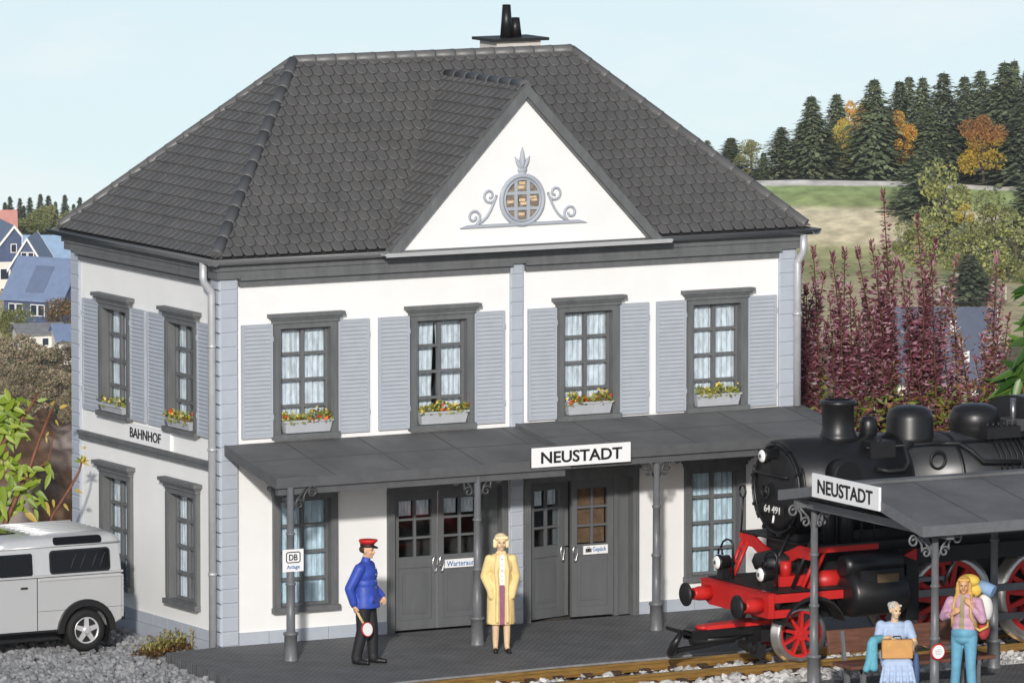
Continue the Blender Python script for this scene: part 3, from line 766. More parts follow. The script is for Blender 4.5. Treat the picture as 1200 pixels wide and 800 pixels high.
# handrails of the smokebox
mb = MB(); mb.tube([(6.40, YC+.72*cos(t), 2.34+.72*sin(t)) for t in [radians(q) for q in range(150, 225, 10)]], .018, 6)
mb.tube([(6.40, YC+.72*cos(t), 2.34+.72*sin(t)) for t in [radians(q) for q in range(-40, 30, 10)]], .018, 6)
for q in (155, 185, 215, -35, -5, 20):
    t = radians(q); mb.tube([(6.42, YC+.66*cos(t), 2.34+.66*sin(t)), (6.40, YC+.73*cos(t), 2.34+.73*sin(t))], .022, 6)
mb.build('smokebox_handrail', blk, L0)
mb = MB(); ring = [(6.27, YC+.77+.085*cos(t), 2.23+.085*sin(t)) for t in [2*pi*k/16 for k in range(16)]]; mb.tube(ring, .014, 6, closed=True); mb.tube([(6.3, YC+.80, 2.15), (6.3, YC+.86, 1.66)], .013, 6); mb.build('hand_ring', blk, L0)
def lamp(name, x, y, z, r, ln, stand):
    p = MB().lathe([(r*.98, 0), (r*1.05, .02), (r*1.05, .05), (r*.9, .07), (r*.9, ln), (r*.55, ln+.03)], (x, y, z), (1,0,0), 24).build('headlight', blk, L0)
    MB().lathe([(r*.3, -.03), (r*.75, -.022), (r*.9, -.002), (r*.9, .01)], (x, y, z), (1,0,0), 24).build('lens', lens, p)
    MB().lathe([(r*.28, -.036), (r*.28, -.028)], (x, y, z), (1,0,0), 14).build('bulb', rod, p)
    if stand:
        mb = MB(); mb.box(x+.05, x+.17, y-.07, y+.07, 1.05, z-.08); mb.tube([(x+.22, y-.07, 1.05), (x+.22, y-.07, z+.24), (x+.2, y-.04, z+.3), (x+.18, y+.03, z+.31), (x+.16, y+.1, z+.27), (x+.14, y+.13, z+.18)], .016, 6)
        mb.tube([(x+.06, y-.06, z+.11), (x+.06, y-.04, z+.18), (x+.06, y+.04, z+.18), (x+.06, y+.06, z+.11)], .015, 6); mb.build('lamp_bracket', blk, p)
    else:
        mb = MB(); mb.box(x+.1, x+.3, y-.08, y+.08, z-.28, z-.05); mb.build('lamp_bracket', blk, p)
lamp('t', 6.13, YC, 2.815, .098, .34, False); lamp('f', 5.74, YC+.57, 1.29, .105, .19, True); lamp('n', 5.74, YC-.63, 1.265, .105, .19, True)
# front platform, beam, buffers
mb = MB(); y0, y1 = YC-.93, YC+.93
mb.prism([(5.70, y0, .69), (5.70, y1-.22, .69), (5.70, y1, .80), (5.70, y1, 1.02), (5.70, y0, 1.02)], (.09,0,0)); mb.box(5.68, 5.80, y0-.012, y1+.012, 1.021, 1.035)
bb = mb.build('buffer_beam', red, L0)
mb = MB(); mb.box(5.80, 7.0, y1-.06, y1, .80, 1.019); mb.build('side_valance', red, L0)
mb = MB(); mb.box(5.80, 7.0, y0, y0+.06, .90, 1.019); mb.box(5.80, 6.05, y0+.001, y0+.062, .69, .799); mb.build('side_valance', red, L0)
mb = MB(); mb.box(5.81, 7.05, y0-.008, y1+.008, 1.0361, 1.055)
for k in range(14): mb.box(5.83, 7.0, y0+.05+k*.13, y0+.06+k*.13, 1.055, 1.06)
mb.build('front_deck', sat, L0)
mb = MB(); arc = [(6.42+.52*cos(t), .39+.52*sin(t)) for t in [pi*(.12+.76*k/16) for k in range(17)]]
for a, b in zip(arc, arc[1:]): mb.hexa([(a[0], y0-.03, a[1]), (b[0], y0-.03, b[1]), (b[0], y0+.3, b[1]), (a[0], y0+.3, a[1]), (a[0]*.985+.0963, y0-.03, a[1]+.05), (b[0]*.985+.0963, y0-.03, b[1]+.05), (b[0]*.985+.0963, y0+.3, b[1]+.05), (a[0]*.985+.0963, y0+.3, a[1]+.05)])
mb.build('splasher', sat, L0)
for s in (.70, -.72):
    y = YC+s
    f = MB().lathe([(.02,0), (.13,.005), (.165,.03), (.165,.055), (.10,.065), (.055,.07), (.055,.16)], (5.28, y, .855), (1,0,0), 28).build('buffer', sat, L0)
    MB().lathe([(.085,0), (.085,.03), (.10,.10), (.105,.26)], (5.435, y, .855), (1,0,0), 20).build('buffer_sleeve', red, f)
# running board
mb = MB(); mb.box(6.33, 12.9, y1-.33, y1+.02, 1.63, 1.655); mb.box(6.5, 12.9, y0-.02, y0+.33, 1.63, 1.655); mb.box(6.33, 6.95, YC-.60, YC+.60, 1.631, 1.654); rb = mb.build('running_board', blk, L0)
mb = MB(); mb.box(6.32, 12.9, y1-.02, y1+.01, 1.55, 1.629); mb.box(6.5, 7.45, y0-.01, y0+.02, 1.55, 1.629)
n = 18; lo = []; hi = []
for i in range(n+1):
    y = y1+(y0-y1)*i/n; dip = .16*max(0, 1-((y-YC)/.62)**2)
    hi.append((6.34, y, 1.629-dip*1.0)); lo.append((6.34, y, 1.46-dip*.95))
mb.prism(hi+lo[::-1], (.05,0,0)); mb.build('valance', red, rb)
mb = MB()
for y in (y1-.02, y1-.16): mb.tube([(6.38, y, 1.56), (6.12, y-.02, 1.06)], .03, 6)
for q in (.3, .65): mb.tube([(6.38-.26*q, y1-.02, 1.56-.5*q), (6.38-.26*q, y1-.17, 1.56-.5*q)], .022, 6)
mb.build('ladder', red, L0)
mb = MB()
for y in (y0+.05, y0+.2): mb.tube([(6.62, y, 1.56), (6.36, y, 1.06)], .03, 6)
mb.build('ladder', red, L0)
mb = MB(); mb.tube([(6.36, YC-.35, 1.75), (6.02, YC-.28, 1.06)], .02, 6); mb.tube([(6.5, y0+.1, 1.85), (6.2, y0+.22, 1.06)], .024, 6); mb.build('stay', blk, L0)
mb = MB(); mb.box(6.45, 7.9, YC-.42, YC+.42, .8, 1.75); mb.lathe([(.3,0), (.34,.1), (.3,.2), (.12,.25)], (6.3, YC-.1, 1.25), (0,0,1), 20); mb.box(6.9, 12.6, YC-.3, YC+.3, .55, 1.75); mb.build('saddle', sat, L0)
mb = MB(); mb.cyl((6.6, YC-.62, 1.12), (7.1, YC-.62, 1.12), .14); mb.box(6.1, 6.9, YC-.55, YC-.2, 1.06, 1.2); mb.cyl((6.25, YC-.45, 1.2), (6.25, YC-.45, 1.4), .08); mb.build('cylinder_cover', red, L0)
# domes, chimney, pipes
MB().lathe([(.30,-.05), (.25,.05), (.225,.12), (.222,.44), (.255,.47), (.255,.52), (.2,.53), (.18,.4)], (7.35, YC, 3.0), n=28).build('chimney', blk, L0)
MB().lathe([(.36,-.08), (.335,.02), (.33,.28), (.30,.38), (.2,.44), (.0001,.46)], (8.515, YC, 2.93), n=28).build('sand_dome', blk, L0)
MB().lathe([(.36,-.08), (.345,.1), (.36,.16), (.36,.26), (.31,.36), (.2,.41), (.0001,.43)], (9.58, YC, 2.93), n=28).build('steam_dome', blk, L0)
MB().lathe([(.14,-.1), (.12,.05), (.13,.08), (.125,.2), (.09,.26), (.0001,.28)], (7.84, YC, 3.0), n=20).build('bell', blk, L0)
mb = MB(); mb.tube([(7.6, YC-.62, 2.62), (7.75, YC-.70, 2.58), (8.0, YC-.70, 2.58), (8.08, YC-.68, 2.68), (8.1, YC-.55, 2.87), (8.25, YC-.5, 2.92)], .035, 8)
mb.tube([(8.6, YC-.45, 2.9), (9.0, YC-.50, 2.88), (9.15, YC-.58, 2.78), (9.3, YC-.68, 2.62), (9.9, YC-.70, 2.58)], .035, 8)
mb.tube([(7.5, YC-.5, 2.9), (10.2, YC-.48, 2.9)], .018, 6)
for k in range(6): mb.tube([(9.55+k*.09, YC-.5, 2.9), (9.6+k*.09, YC-.66, 2.7), (9.62+k*.09, YC-.7, 2.35)], .014, 6)
ring = [(8.6+.12*cos(t), YC-.62, 2.68+.12*sin(t)) for t in [2*pi*k/18 for k in range(18)]]; mb.tube(ring, .02, 6, closed=True)
mb.build('pipework', sat, L0)
mb = MB(); mb.box(9.4, 9.95, YC-.62, YC-.44, 2.92, 3.08)
for k in range(6): mb.cyl((9.45+k*.09, YC-.55, 3.08), (9.45+k*.09, YC-.55, 3.14), .022, n=8)
mb.build('lubricator', sat, L0)
mb = MB(); mb.box(7.55, 7.95, YC-.55, YC-.3, 2.75, 2.98); mb.cyl((7.7, YC-.5, 2.7), (7.7, YC-.5, 3.05), .05); mb.build('steam_valve', sat, L0)
MB().lathe([(.2,0), (.2,.3)], (6.95, YC-.66, 2.60), (0,-1,0), 24).build('feedwater_drum', blk, L0)
mb = MB(); mb.box(8.25, 10.6, y0+.0, y0+.38, 1.66, 2.36); mb.box(8.25, 10.6, y1-.38, y1, 1.66, 2.36); mb.build('side_tank', sat, L0)
mb = MB(); mb.box(10.42, 12.6, y0+.02, y1-.02, 1.66, 3.0)
pr = [(10.3, y0-.06, 3.0)]+[(10.3, YC+(y0-.06-YC)*cos(t), 3.0+.42*sin(t)) for t in [pi*k/12 for k in range(1, 12)]]+[(10.3, y1+.06, 3.0)]
mb.prism(pr, (2.4,0,0)); mb.build('cab', blk, L0)
mb = MB(); mb.cyl((10.15, YC-.1, 3.0), (10.15, YC-.1, 3.4), .045, n=10); mb.box(9.95, 10.25, YC-.25, YC+.1, 2.95, 3.12); mb.build('whistle', rod, L0)
mb = MB(); mb.cyl((6.75, YC-.75, 1.66), (6.75, YC-.75, 2.2), .1); mb.cyl((7.0, YC-.78, 1.66), (7.0, YC-.78, 2.25), .12)
for k in range(5): mb.tube([(6.6+k*.2, YC-.9, 1.66), (6.6+k*.2, YC-.9, 2.2)], .014, 6)
mb.build('air_pump', sat, L0)
# cylinder and motion
mb = MB(); mb.lathe([(.2,-.06), (.26,-.05), (.31,0), (.31,.78), (.26,.83)], (6.95, y0-.05, .95), (1,0,0), 28); mb.lathe([(.14,-.1), (.17,0), (.17,.8)], (6.95, y0-.02, 1.35), (1,0,0), 20); mb.box(7.0, 7.7, y0-.28, y0+.2, .95, 1.3)
cy = mb.build('cylinder', blk, L0)
mb = MB(); mb.box(7.26, 7.6, y0-.305, y0-.283, 1.12, 1.24); mb.build('maker_plate', mat('bronze_plate', (.2,.14,.08), .4, metal=.5), cy)
mb = MB(); mb.prism([(7.86, y0-.02, 1.43), (8.06, y0-.02, 1.52), (8.06, y0-.02, 1.35)], (0,.04,0)); mb.build('slide_bar_bracket', red, L0); mb = MB(); mb.box(7.75, 10.4, y0+.1, y0+.14, 1.28, 1.5); mb.build('motion_plate', sat, L0)
def wheel(x, y, r, face, spokes, name):   # face: -1 outer side towards -y
    p = MB().lathe([(r*.84, -.07), (r, -.07), (r, .05), (r+.03, .052), (r+.03, .085), (r*.84, .085), (r*.84, -.07)], (x, y, r), (0,-face,0), 40, caps=False).build(name, tyre, L0)
    mb = MB(); o = y+face*.055
    R1, R2 = r*.84, r*.74; prof = [(R2, -.0), (R1, -.0), (R1, .09), (R2, .09)]
    mb.rings([[(x+q*cos(t), o-face*h, r+q*sin(t)) for q, h in prof] for t in [2*pi*k/40 for k in range(40)]], closed=True, smooth=False)
    for k in range(spokes):
        t = 2*pi*k/spokes+.1; d = V((cos(t), 0, sin(t))); e = V((-sin(t), 0, cos(t)))
        mb.prism([V((x, o+face*.005, r))+d*r*.15+e*r*.07, V((x, o+face*.005, r))+d*r*.77+e*r*.045, V((x, o+face*.005, r))+d*r*.77-e*r*.045, V((x, o+face*.005, r))+d*r*.15-e*r*.07], (0,-face*.07,0))
    mb.lathe([(r*.24, -.03), (r*.24, .09)], (x, o, r), (0,-face,0), 24); mb.lathe([(r*.1, -.05), (r*.1, .09)], (x, o, r), (0,-face,0), 16)
    mb.build('wheel_spokes', red, p)
    return p
for x in (6.42,): wheel(x, YC-.53, .39, -1, 9, 'pilot_wheel'); wheel(x, YC+.53, .39, 1, 9, 'pilot_wheel')
MB().cyl((6.42, YC-.5, .39), (6.42, YC+.5, .39), .05).build('axle', sat, L0)
for x in (8.8, 10.3, 11.8):
    wheel(x, YC-.55, .69, -1, 15, 'driving_wheel')
    if x < 11: wheel(x, YC+.55, .69, 1, 15, 'driving_wheel')
mb = MB(); mb.box(8.7, 11.9, YC-.71, YC-.67, .38, .47); mb.box(7.6, 10.3, YC-.79, YC-.75, .8, .9); mb.box(7.75, 8.6, YC-.8, YC-.7, 1.02, 1.08)
for x in (8.8, 10.3, 11.8): mb.lathe([(.1,0), (.1,.08)], (x, YC-.65, .425), (0,-1,0), 16)
mb.tube([(8.6, YC-.76, .95), (8.9, YC-.76, 1.45)], .03, 6); mb.build('coupling_rod', rod, L0)
mb = MB(); mb.box(7.95, 8.15, YC-.86, YC-.70, .5, 1.3); mb.tube([(8.0, YC-.76, .6), (8.05, YC-.76, 1.35)], .05, 8); mb.build('crosshead', sat, L0)
# pilot truck and coupling hook
mb = MB(); mb.hexa([(5.2, YC-.11, .47), (6.6, YC-.2, .50), (6.6, YC+.2, .50), (5.2, YC+.11, .47), (5.2, YC-.1, .52), (6.6, YC-.2, .57), (6.6, YC+.2, .57), (5.2, YC+.1, .52)]); mb.lathe([(.105,0), (.105,.05)], (5.2, YC, .471), n=20); tk = mb.build('pilot_truck', red, L0)
mb = MB(); mb.box(4.95, 6.1, YC-.10, YC+.10, .36, .466); mb.tube([(5.0, YC, .32), (5.6, YC, .30), (6.0, YC, .4)], .06, 8)
# loop and hook at the front
mb.prism([(4.72, YC-.2, .47), (4.98, YC-.1, .38), (4.98, YC+.1, .38), (4.72, YC+.2, .47)], (0,0,.05)); mb.box(4.95, 5.2, YC-.13, YC+.13, .34, .46)
mb.tube([(4.73, YC-.19, .46), (4.66, YC-.16, .33), (4.65, YC-.08, .2), (4.68, YC, .16), (4.8, YC, .2), (5.3, YC, .24), (5.7, YC, .28)], [.04,.055,.065,.065,.045,.035,.035], 8)
mb.build('coupling_hook', blk, tk)
mb = MB()
for k in range(4): mb.cbox((5.72+k*.07, YC-.25, .25-.04*(k % 2)), (.03,0,.02), (0,.14,0), (-.012,0,.035))
mb.cbox((5.9, YC-.3, .16), (.07,0,0), (0,.1,0), (0,0,.09)); mb.box(5.95, 6.35, YC-.3, YC+.3, .28, .44); mb.build('pilot_brake_gear', sat, tk)

# ------------------------------------------------------------------ island canopy, posts, sign
I0 = thing('platform_shelter', 'open platform shelter with a grey gabled roof on slim iron posts, nearest the camera', 'shelter', (7.5,-8.55,0))
XE = lambda y: 4.98+.245*(y+10.6)/4.1
X0, X1 = 5.11, 10.9; YN, YF, YR = -10.6, -6.5, -8.55; ZE, ZR = 2.62, 2.955
mb = MB(); mb.prism([(XE(y), y, z) for y, z in ((YN, ZE), (YR, ZR), (YF, ZE), (YF, ZE-.1), (YR, ZR-.1), (YN, ZE-.1))], (X1-X0,0,0)); rf = mb.build('roof', M['canopy'], I0)
s = (ZR-ZE)/(YR-YN)
for x in (6.0, 7.05, 8.1, 9.15, 10.2):
    mb = MB()
    for y, k in ((YN, 1), (YF, -1)):
        mb.hexa([(x-.008, y, ZE), (x+.008, y, ZE), (x+.008, YR+k*-.1, ZR-.1*s), (x-.008, YR-k*.1, ZR-.1*s), (x-.008, y, ZE+.004), (x+.008, y, ZE+.004), (x+.008, YR-k*.1, ZR-.1*s+.004), (x-.008, YR-k*.1, ZR-.1*s+.004)])
    mb.build('roof_seam', M['seam'], rf)
mb = MB(); mb.hexa([(X0-.01, YR-.13, ZR-.015), (X1, YR-.13, ZR-.015), (X1, YR+.13, ZR-.015), (X0-.01, YR+.13, ZR-.015), (X0-.01, YR-.1, ZR+.02), (X1, YR-.1, ZR+.02), (X1, YR+.1, ZR+.02), (X0-.01, YR+.1, ZR+.02)]); mb.build('ridge_cap', M['canopy'], rf)
mb = MB(); mb.box(XE(YN)-.015, X1, YN-.03, YN-.002, ZE-.13, ZE+.008); mb.box(XE(YF)-.015, X1, YF+.002, YF+.03, ZE-.13, ZE+.008)
for a, b in ((YN, YR), (YF, YR)):
    mb.prism([(XE(a)-.02, a, ZE+.01), (XE(b)-.02, b, ZR+.01), (XE(b)-.02, b, ZR-.12), (XE(a)-.02, a, ZE-.13)], (.018,0,0))
for y in (-6.85, -10.23): mb.box(X0+.15, X1, y-.04, y+.04, ZE-.2, ZE-.06)
mb.box(5.42, 5.52, YN+.1, YF-.1, ZE-.21, ZE-.1); mb.build('fascia', M['iron'], rf)
for x, y in ((5.55,-6.87), (8.46,-6.8), (5.39,-10.25)):
    p = post_mesh(x, y, 2.5).build('canopy_post', M['iron'], I0)
    bracket_mesh(x, y, 2.47, [(1,0,0), (-1,0,0)] if y > -10 and x > 6 else [(1,0,0), (-1,0,0), (0,1 if y < -8 else -1,0)]).build('bracket', M['iron'], I0)
sgn = thing('station_sign', 'white name sign reading NEUSTADT hung on the gable end of the platform shelter', 'sign', (5.0,-8.38,2.66))
mb = MB(); mb.box(5.00, 5.04, -9.46, -7.72, 2.69, 3.01); mb.build('board', M['white'], sgn, bevel=.008)
sign_text('lettering', 'NEUSTADT', (4.996,-8.59,2.85), (0,-1,0), 1.42, .19, ink, sgn, .005)
rsg = thing('post_notice', 'small round white notice with a red rim, fixed to the near shelter post', 'sign', (5.39,-10.33,.91))
MB().lathe([(.09,0), (.09,.012)], (5.39,-10.335,.91), (0,-1,0), 28).build('disc', M['white'], rsg)
MB().lathe([(.092,0), (.112,0), (.112,.014), (.092,.014)], (5.39,-10.334,.91), (0,-1,0), 28, caps=False).build('rim', red, rsg)
mb = MB()
for k, w in ((.03,.035), (.01,.055), (-.012,.05), (-.034,.04)): mb.box(5.39-w, 5.39+w, -10.3485, -10.3472, .905+k, .911+k)
mb.build('print', mat('grey_print', (.3,.3,.3), .6, var=0), rsg)

# bench
wood = mat('bench_wood', (.13,.055,.035), .65, var=.3, scale=5, stretch=(.6,5,5), bump=.12)
bn = thing('platform_bench', 'brown wooden plank bench under the platform shelter', 'bench', (6.4,-8.05,0))
mb = MB(); mb.box(5.28, 7.55, -8.32, -8.06, .40, .45); mb.box(5.28, 7.55, -8.04, -7.80, .40, .45); mb.build('seat', wood, bn, bevel=.008)
mb = MB(); mb.hexa([(5.28,-7.74,.55), (7.55,-7.74,.55), (7.55,-7.70,.55), (5.28,-7.70,.55), (5.28,-7.66,.85), (7.55,-7.66,.85), (7.55,-7.62,.85), (5.28,-7.62,.85)]); mb.build('backrest', wood, bn, bevel=.008)
for x in (5.5, 7.3):
    mb = MB(); mb.box(x-.03, x+.03, -8.28, -8.22, 0, .399); mb.box(x-.03, x+.03, -7.86, -7.8, 0, .399); mb.box(x-.03, x+.03, -8.3, -7.78, .33, .398); mb.hexa([(x-.025,-7.80,.36), (x+.025,-7.80,.36), (x+.025,-7.755,.36), (x-.025,-7.755,.36), (x-.025,-7.70,.84), (x+.025,-7.70,.84), (x+.025,-7.665,.84), (x-.025,-7.665,.84)]); mb.build('leg', M['iron'], bn)

# ------------------------------------------------------------------ off-road car (side towards the viewer)
silver = mat('silver_car_paint', (.60,.605,.61), .3, metal=.35, var=.02, scale=3, spec=.5, coat=.4)
rub = mat('tyre_rubber', (.012,.012,.012), .75, var=.15, bump=.2, bscale=80); blkp = mat('black_plastic', (.014,.014,.015), .5, var=.1); carglass = mat('tinted_glass', (.006,.006,.007), .12, var=0, spec=.35); alloy = mat('alloy', (.72,.72,.73), .3, metal=.5, var=0)
K = thing('off_road_car', 'silver boxy off-road car with a black wheel arch, parked on the gravel beside the station', 'car', (-2.5,1.95,-.1))
XR, XF = -.95, -4.25; YA, YB = 1.2, 2.72; zg = -.1
mb = MB()
# lower body (profile in x-z, extruded in y, with the wheel arches cut as polygon notches)
def arch(cx, r=.37, n=10): return [(cx+r*cos(t), zg+.30+r*sin(t)) for t in [pi*.97*k/n+.05 for k in range(n+1)]]
prof = [(XR, .30), (XR, 1.0)]+[(XF+.9, 1.0), (XF+.05, .93), (XF, .3)]
low = [(XF, .30)]+[(x, z) for x, z in arch(-3.5)[::-1]]+[(-3.1, .2), (-1.95, .2)]+[(x, z) for x, z in arch(-1.52)[::-1]]+[(XR, .30)]
poly = [(XR, 1.0), (XF+.9, 1.0), (XF+.05, .93)]+low[:-1]+[(XR, .32)]
mb.prism([(x, YA, z) for x, z in poly], (0, YB-YA, 0))
body = mb.build('body', silver, K, bevel=.02)
mb = MB()   # upper body: tumblehome towards the roof
def upp(x0, x1, z0, z1, ya0, ya1, yb0, yb1): return [(x0, ya0, z0), (x1, ya0, z0), (x1, yb0, z0), (x0, yb0, z0), (x0, ya1, z1), (x1, ya1, z1), (x1, yb1, z1), (x0, yb1, z1)]
mb.hexa([(XF+1.15, YA+.01, 1.003), (XR-.003, YA+.01, 1.003), (XR-.003, YB-.01, 1.003), (XF+1.15, YB-.01, 1.003), (XF+1.35, YA+.05, 1.40), (XR-.03, YA+.05, 1.40), (XR-.03, YB-.05, 1.40), (XF+1.35, YB-.05, 1.40)])
up_ = mb.build('cabin', silver, K, bevel=.015)
mb = MB(); R = []
for x, dz, ins in ((XR-.02, 0, .0), (XR-.06, .09, .05), (XR-.16, .125, .10), (-2.4, .13, .1), (XF+1.55, .12, .1), (XF+1.36, .03, .03)):
    y0_, y1_ = YA+.045, YB-.045; pts = []
    for k in range(13):
        t = pi*k/12; q = math.copysign(abs(cos(t))**.42, cos(t)); pts.append((x, (y0_+y1_)/2-q*((y1_-y0_)/2-ins*.0), 1.415+max(.004, dz*1.15)*sin(t)**.55))
    pts += [(x, y1_, 1.401), (x, y0_, 1.401)]
    R.append(pts)
mb.rings(R[::-1], True, True); roofc = mb.build('car_roof', silver, K)
mb = MB()
for k in range(7):
    y = YA+.28+k*.165; mb.tube([(XR-.2, y, 1.562), (-2.25, y, 1.567)], .02, 6)
mb.tube([(XR-.012, YA+.035, 1.405), (XF+1.4, YA+.035, 1.405)], .014, 6); mb.build('roof_rib', silver, roofc)
mb = MB(); mb.box(-2.95, -2.4, YA+.42, YB-.42, 1.558, 1.575); mb.build('sunroof', carglass, roofc, bevel=.01)
def rrp(x0, x1, z0, z1, r, y, n=5, tilt=.1):
    cx, cz, w, h = (x0+x1)/2, (z0+z1)/2, (x1-x0)/2, (z1-z0)/2
    return [(px, y+(pz-1.0)*tilt, pz) for px, _, pz in rrect(cx, cz, w, h, r, y, n)]
ys = YA+.0075
mb = MB(); mb.prism(rrp(-2.065, -1.13, 1.01, 1.345, .06, ys-.012), (0,.03,0)); wf = mb.build('window_seal', blkp, K)
mb = MB(); mb.prism(rrp(-2.04, -1.155, 1.035, 1.322, .045, ys-.0155), (0,.01,0)); mb.build('side_window', carglass, wf)
mb = MB()
for k, x in enumerate((-1.75, -1.6, -1.42, -1.3)): mb.tube([(x, YA+.0, 1.08), (x+.09, YA+.012, 1.28)], .005, 5)
mb.build('seat_bar', mat('grey_bar', (.05,.05,.055), .5, var=0), wf)
mb = MB(); mb.prism(rrp(-2.88, -2.30, .99, 1.35, .04, ys-.006), (0,.03,0)); mb.build('door_window_frame', silver, K, bevel=.006)
mb = MB(); mb.prism(rrp(-2.85, -2.33, 1.015, 1.325, .03, ys-.013), (0,.03,0)); wf = mb.build('door_window', carglass, K)
mb = MB(); mb.prism(rrp(-2.0, -1.25, 1.415, 1.52, .045, YA-.135, tilt=.38), (0,.06,0)); mb.build('alpine_window', carglass, roofc)
mb = MB(); mb.box(XR-1.32, XR-1.31, YA-.004, YA+.01, .22, .99); mb.box(-3.0, -2.99, YA-.004, YA+.01, .3, .99); mb.box(XF+.9, XR+.002, YA-.0035, YA+.01, .972, .980); mb.box(XR-1.30, XR+.001, YA-.0035, YA+.01, .50, .504); mb.build('gaps_and_shadow_line', blkp, body)  # black strip under the waist rail paints its shadow line; others are panel gaps
mb = MB(); mb.box(XF+.6, XR+.006, YA-.026, YA+.005, .983, 1.014); mb.box(-2.24, XR+.004, YA-.016, YA+.005, .925, .95); mb.build('waist_rail', silver, body, bevel=.004)
mb = MB(); mb.box(-2.52, -2.42, YA-.022, YA-.001, .835, .86); mb.build('door_handle', blkp, body)
for cx in (-1.52, -3.5):
    mb = MB(); outer = [(cx+.445*cos(t), zg+.29+.445*sin(t)) for t in [pi*1.02*k/16-.03 for k in range(17)]]; inner = [(cx+.355*cos(t), zg+.29+.355*sin(t)) for t in [pi*1.02*k/16-.03 for k in range(17)]]
    for i in range(16):
        a, b, c, d = outer[i], outer[i+1], inner[i+1], inner[i]
        mb.prism([(a[0], YA-.055, a[1]), (b[0], YA-.055, b[1]), (c[0], YA-.055, c[1]), (d[0], YA-.055, d[1])], (0,.1,0))
    mb.build('wheel_arch', blkp, body)
mb = MB(); mb.box(XR-1.9, XR-.9, YA-.012, YA+.03, .205, .235); mb.build('sill', blkp, body)
mb = MB(); mb.box(XR-.002, XR+.02, YA+.05, YA+.13, .62, .80); mb.build('tail_lamp', red, body)
mb = MB(); mb.box(XR+.003, XR+.05, YA+.02, YB-.02, .3, .42); mb.hexa([(-1.17, YA+.0, -.02), (-1.14, YA+.0, -.02), (-1.14, YA+.28, -.02), (-1.17, YA+.28, -.02), (-1.14, YA+.0, .28), (-1.11, YA+.0, .28), (-1.11, YA+.28, .28), (-1.14, YA+.28, .28)]); mb.build('mud_flap', blkp, body)
mb = MB(); mb.cyl((-1.25, YA+.2, .16), (-1.02, YA+.18, .15), .03, n=10); mb.build('exhaust_pipe', M['chrome'], body)
mb = MB(); mb.box(-3.4, -1.3, YA+.25, YB-.25, .05, .3); mb.build('chassis', blkp, body)
mb = MB(); mb.box(XR+.001, XR+.02, YA+.0, YA+.03, .35, .95)
for k in range(9): mb.box(XR+.02, XR+.026, YA+.005, YA+.02, .4+k*.06, .42+k*.06)
mb.build('corner_trim', silver, body)
def carwheel(cx, y, f):
    r = .295; p = MB().lathe([(r*.62, .19), (r*.93, .19), (r, .155), (r, .03), (r*.93, .0), (r*.64, -.005), (r*.60, .02)], (cx, y, zg+r), (0,1,0) if f < 0 else (0,-1,0), 32).build('wheel', rub, K)
    mb = MB(); s = f
    mb.lathe([(r*.60, .02), (r*.64, -.008), (r*.58, -.004), (r*.56, .04)], (cx, y, zg+r), (0,-s,0), 32, caps=False)
    for k in range(5):
        t = 2*pi*k/5+.3; d = V((cos(t), 0, sin(t))); e = V((-sin(t), 0, cos(t))); c = V((cx, y, zg+r))
        mb.prism([c+d*r*.1+e*r*.13+V((0,s*.002,0)), c+d*r*.58+e*r*.10, c+d*r*.58-e*r*.10, c+d*r*.1-e*r*.13+V((0,s*.002,0))], (0,-s*.03,0))
    mb.lathe([(r*.2, .03), (r*.2, -.012), (r*.1, -.018)], (cx, y, zg+r), (0,-s,0), 18)
    mb.build('rim', alloy, p); MB().lathe([(r*.57, .05), (r*.57, .06)], (cx, y, zg+r), (0,-s,0), 24).build('brake_disc', blkp, p)
for cx in (-1.52, -3.5): carwheel(cx, YA-.03, -1); carwheel(cx, YB+.03, 1)
# ------------------------------------------------------------------ people
def skin(name, c): return mat(name, c, .55, var=.05, scale=9)
skinA = skin('skin_light', (.62,.38,.24)); skinP = skin('skin_pale', (.66,.47,.30)); skinT = skin('skin_tan', (.58,.33,.18))
eye_m = mat('eye_dark', (.02,.015,.012), .3, var=0); lip = mat('lip', (.40,.12,.09), .5, var=0)
class Fig:
    def __init__(s, label, pos, fwd, sc=1.):
        s.pos = V(pos); f = V((fwd[0], fwd[1], 0)).normalized(); s.f = f; s.r = V((f.y, -f.x, 0)); s.sc = sc
        s.t = thing('person', label, 'person', pos)
    def __call__(s, x, y, z): return s.pos+(s.r*x+s.f*y+V((0,0,z)))*s.sc
    def rot(s): return Matrix((s.r, s.f, V((0,0,1)))).transposed()
    def L(s, p):      # world to local
        d = (V(p)-s.pos)/s.sc; return V((d.dot(s.r), d.dot(s.f), d.z))
    def caps(s, mb, *ch):  # chain of (x,y,z,r)
        for a, b in zip(ch, ch[1:]): cap(mb, s(*a[:3]), a[3]*s.sc, s(*b[:3]), b[3]*s.sc)
    def el(s, mb, c, r, tilt=None):
        R = s.rot(); R = R @ tilt if tilt else R
        mb.ell(s(*c), tuple(q*s.sc for q in r), 18, 12, R)
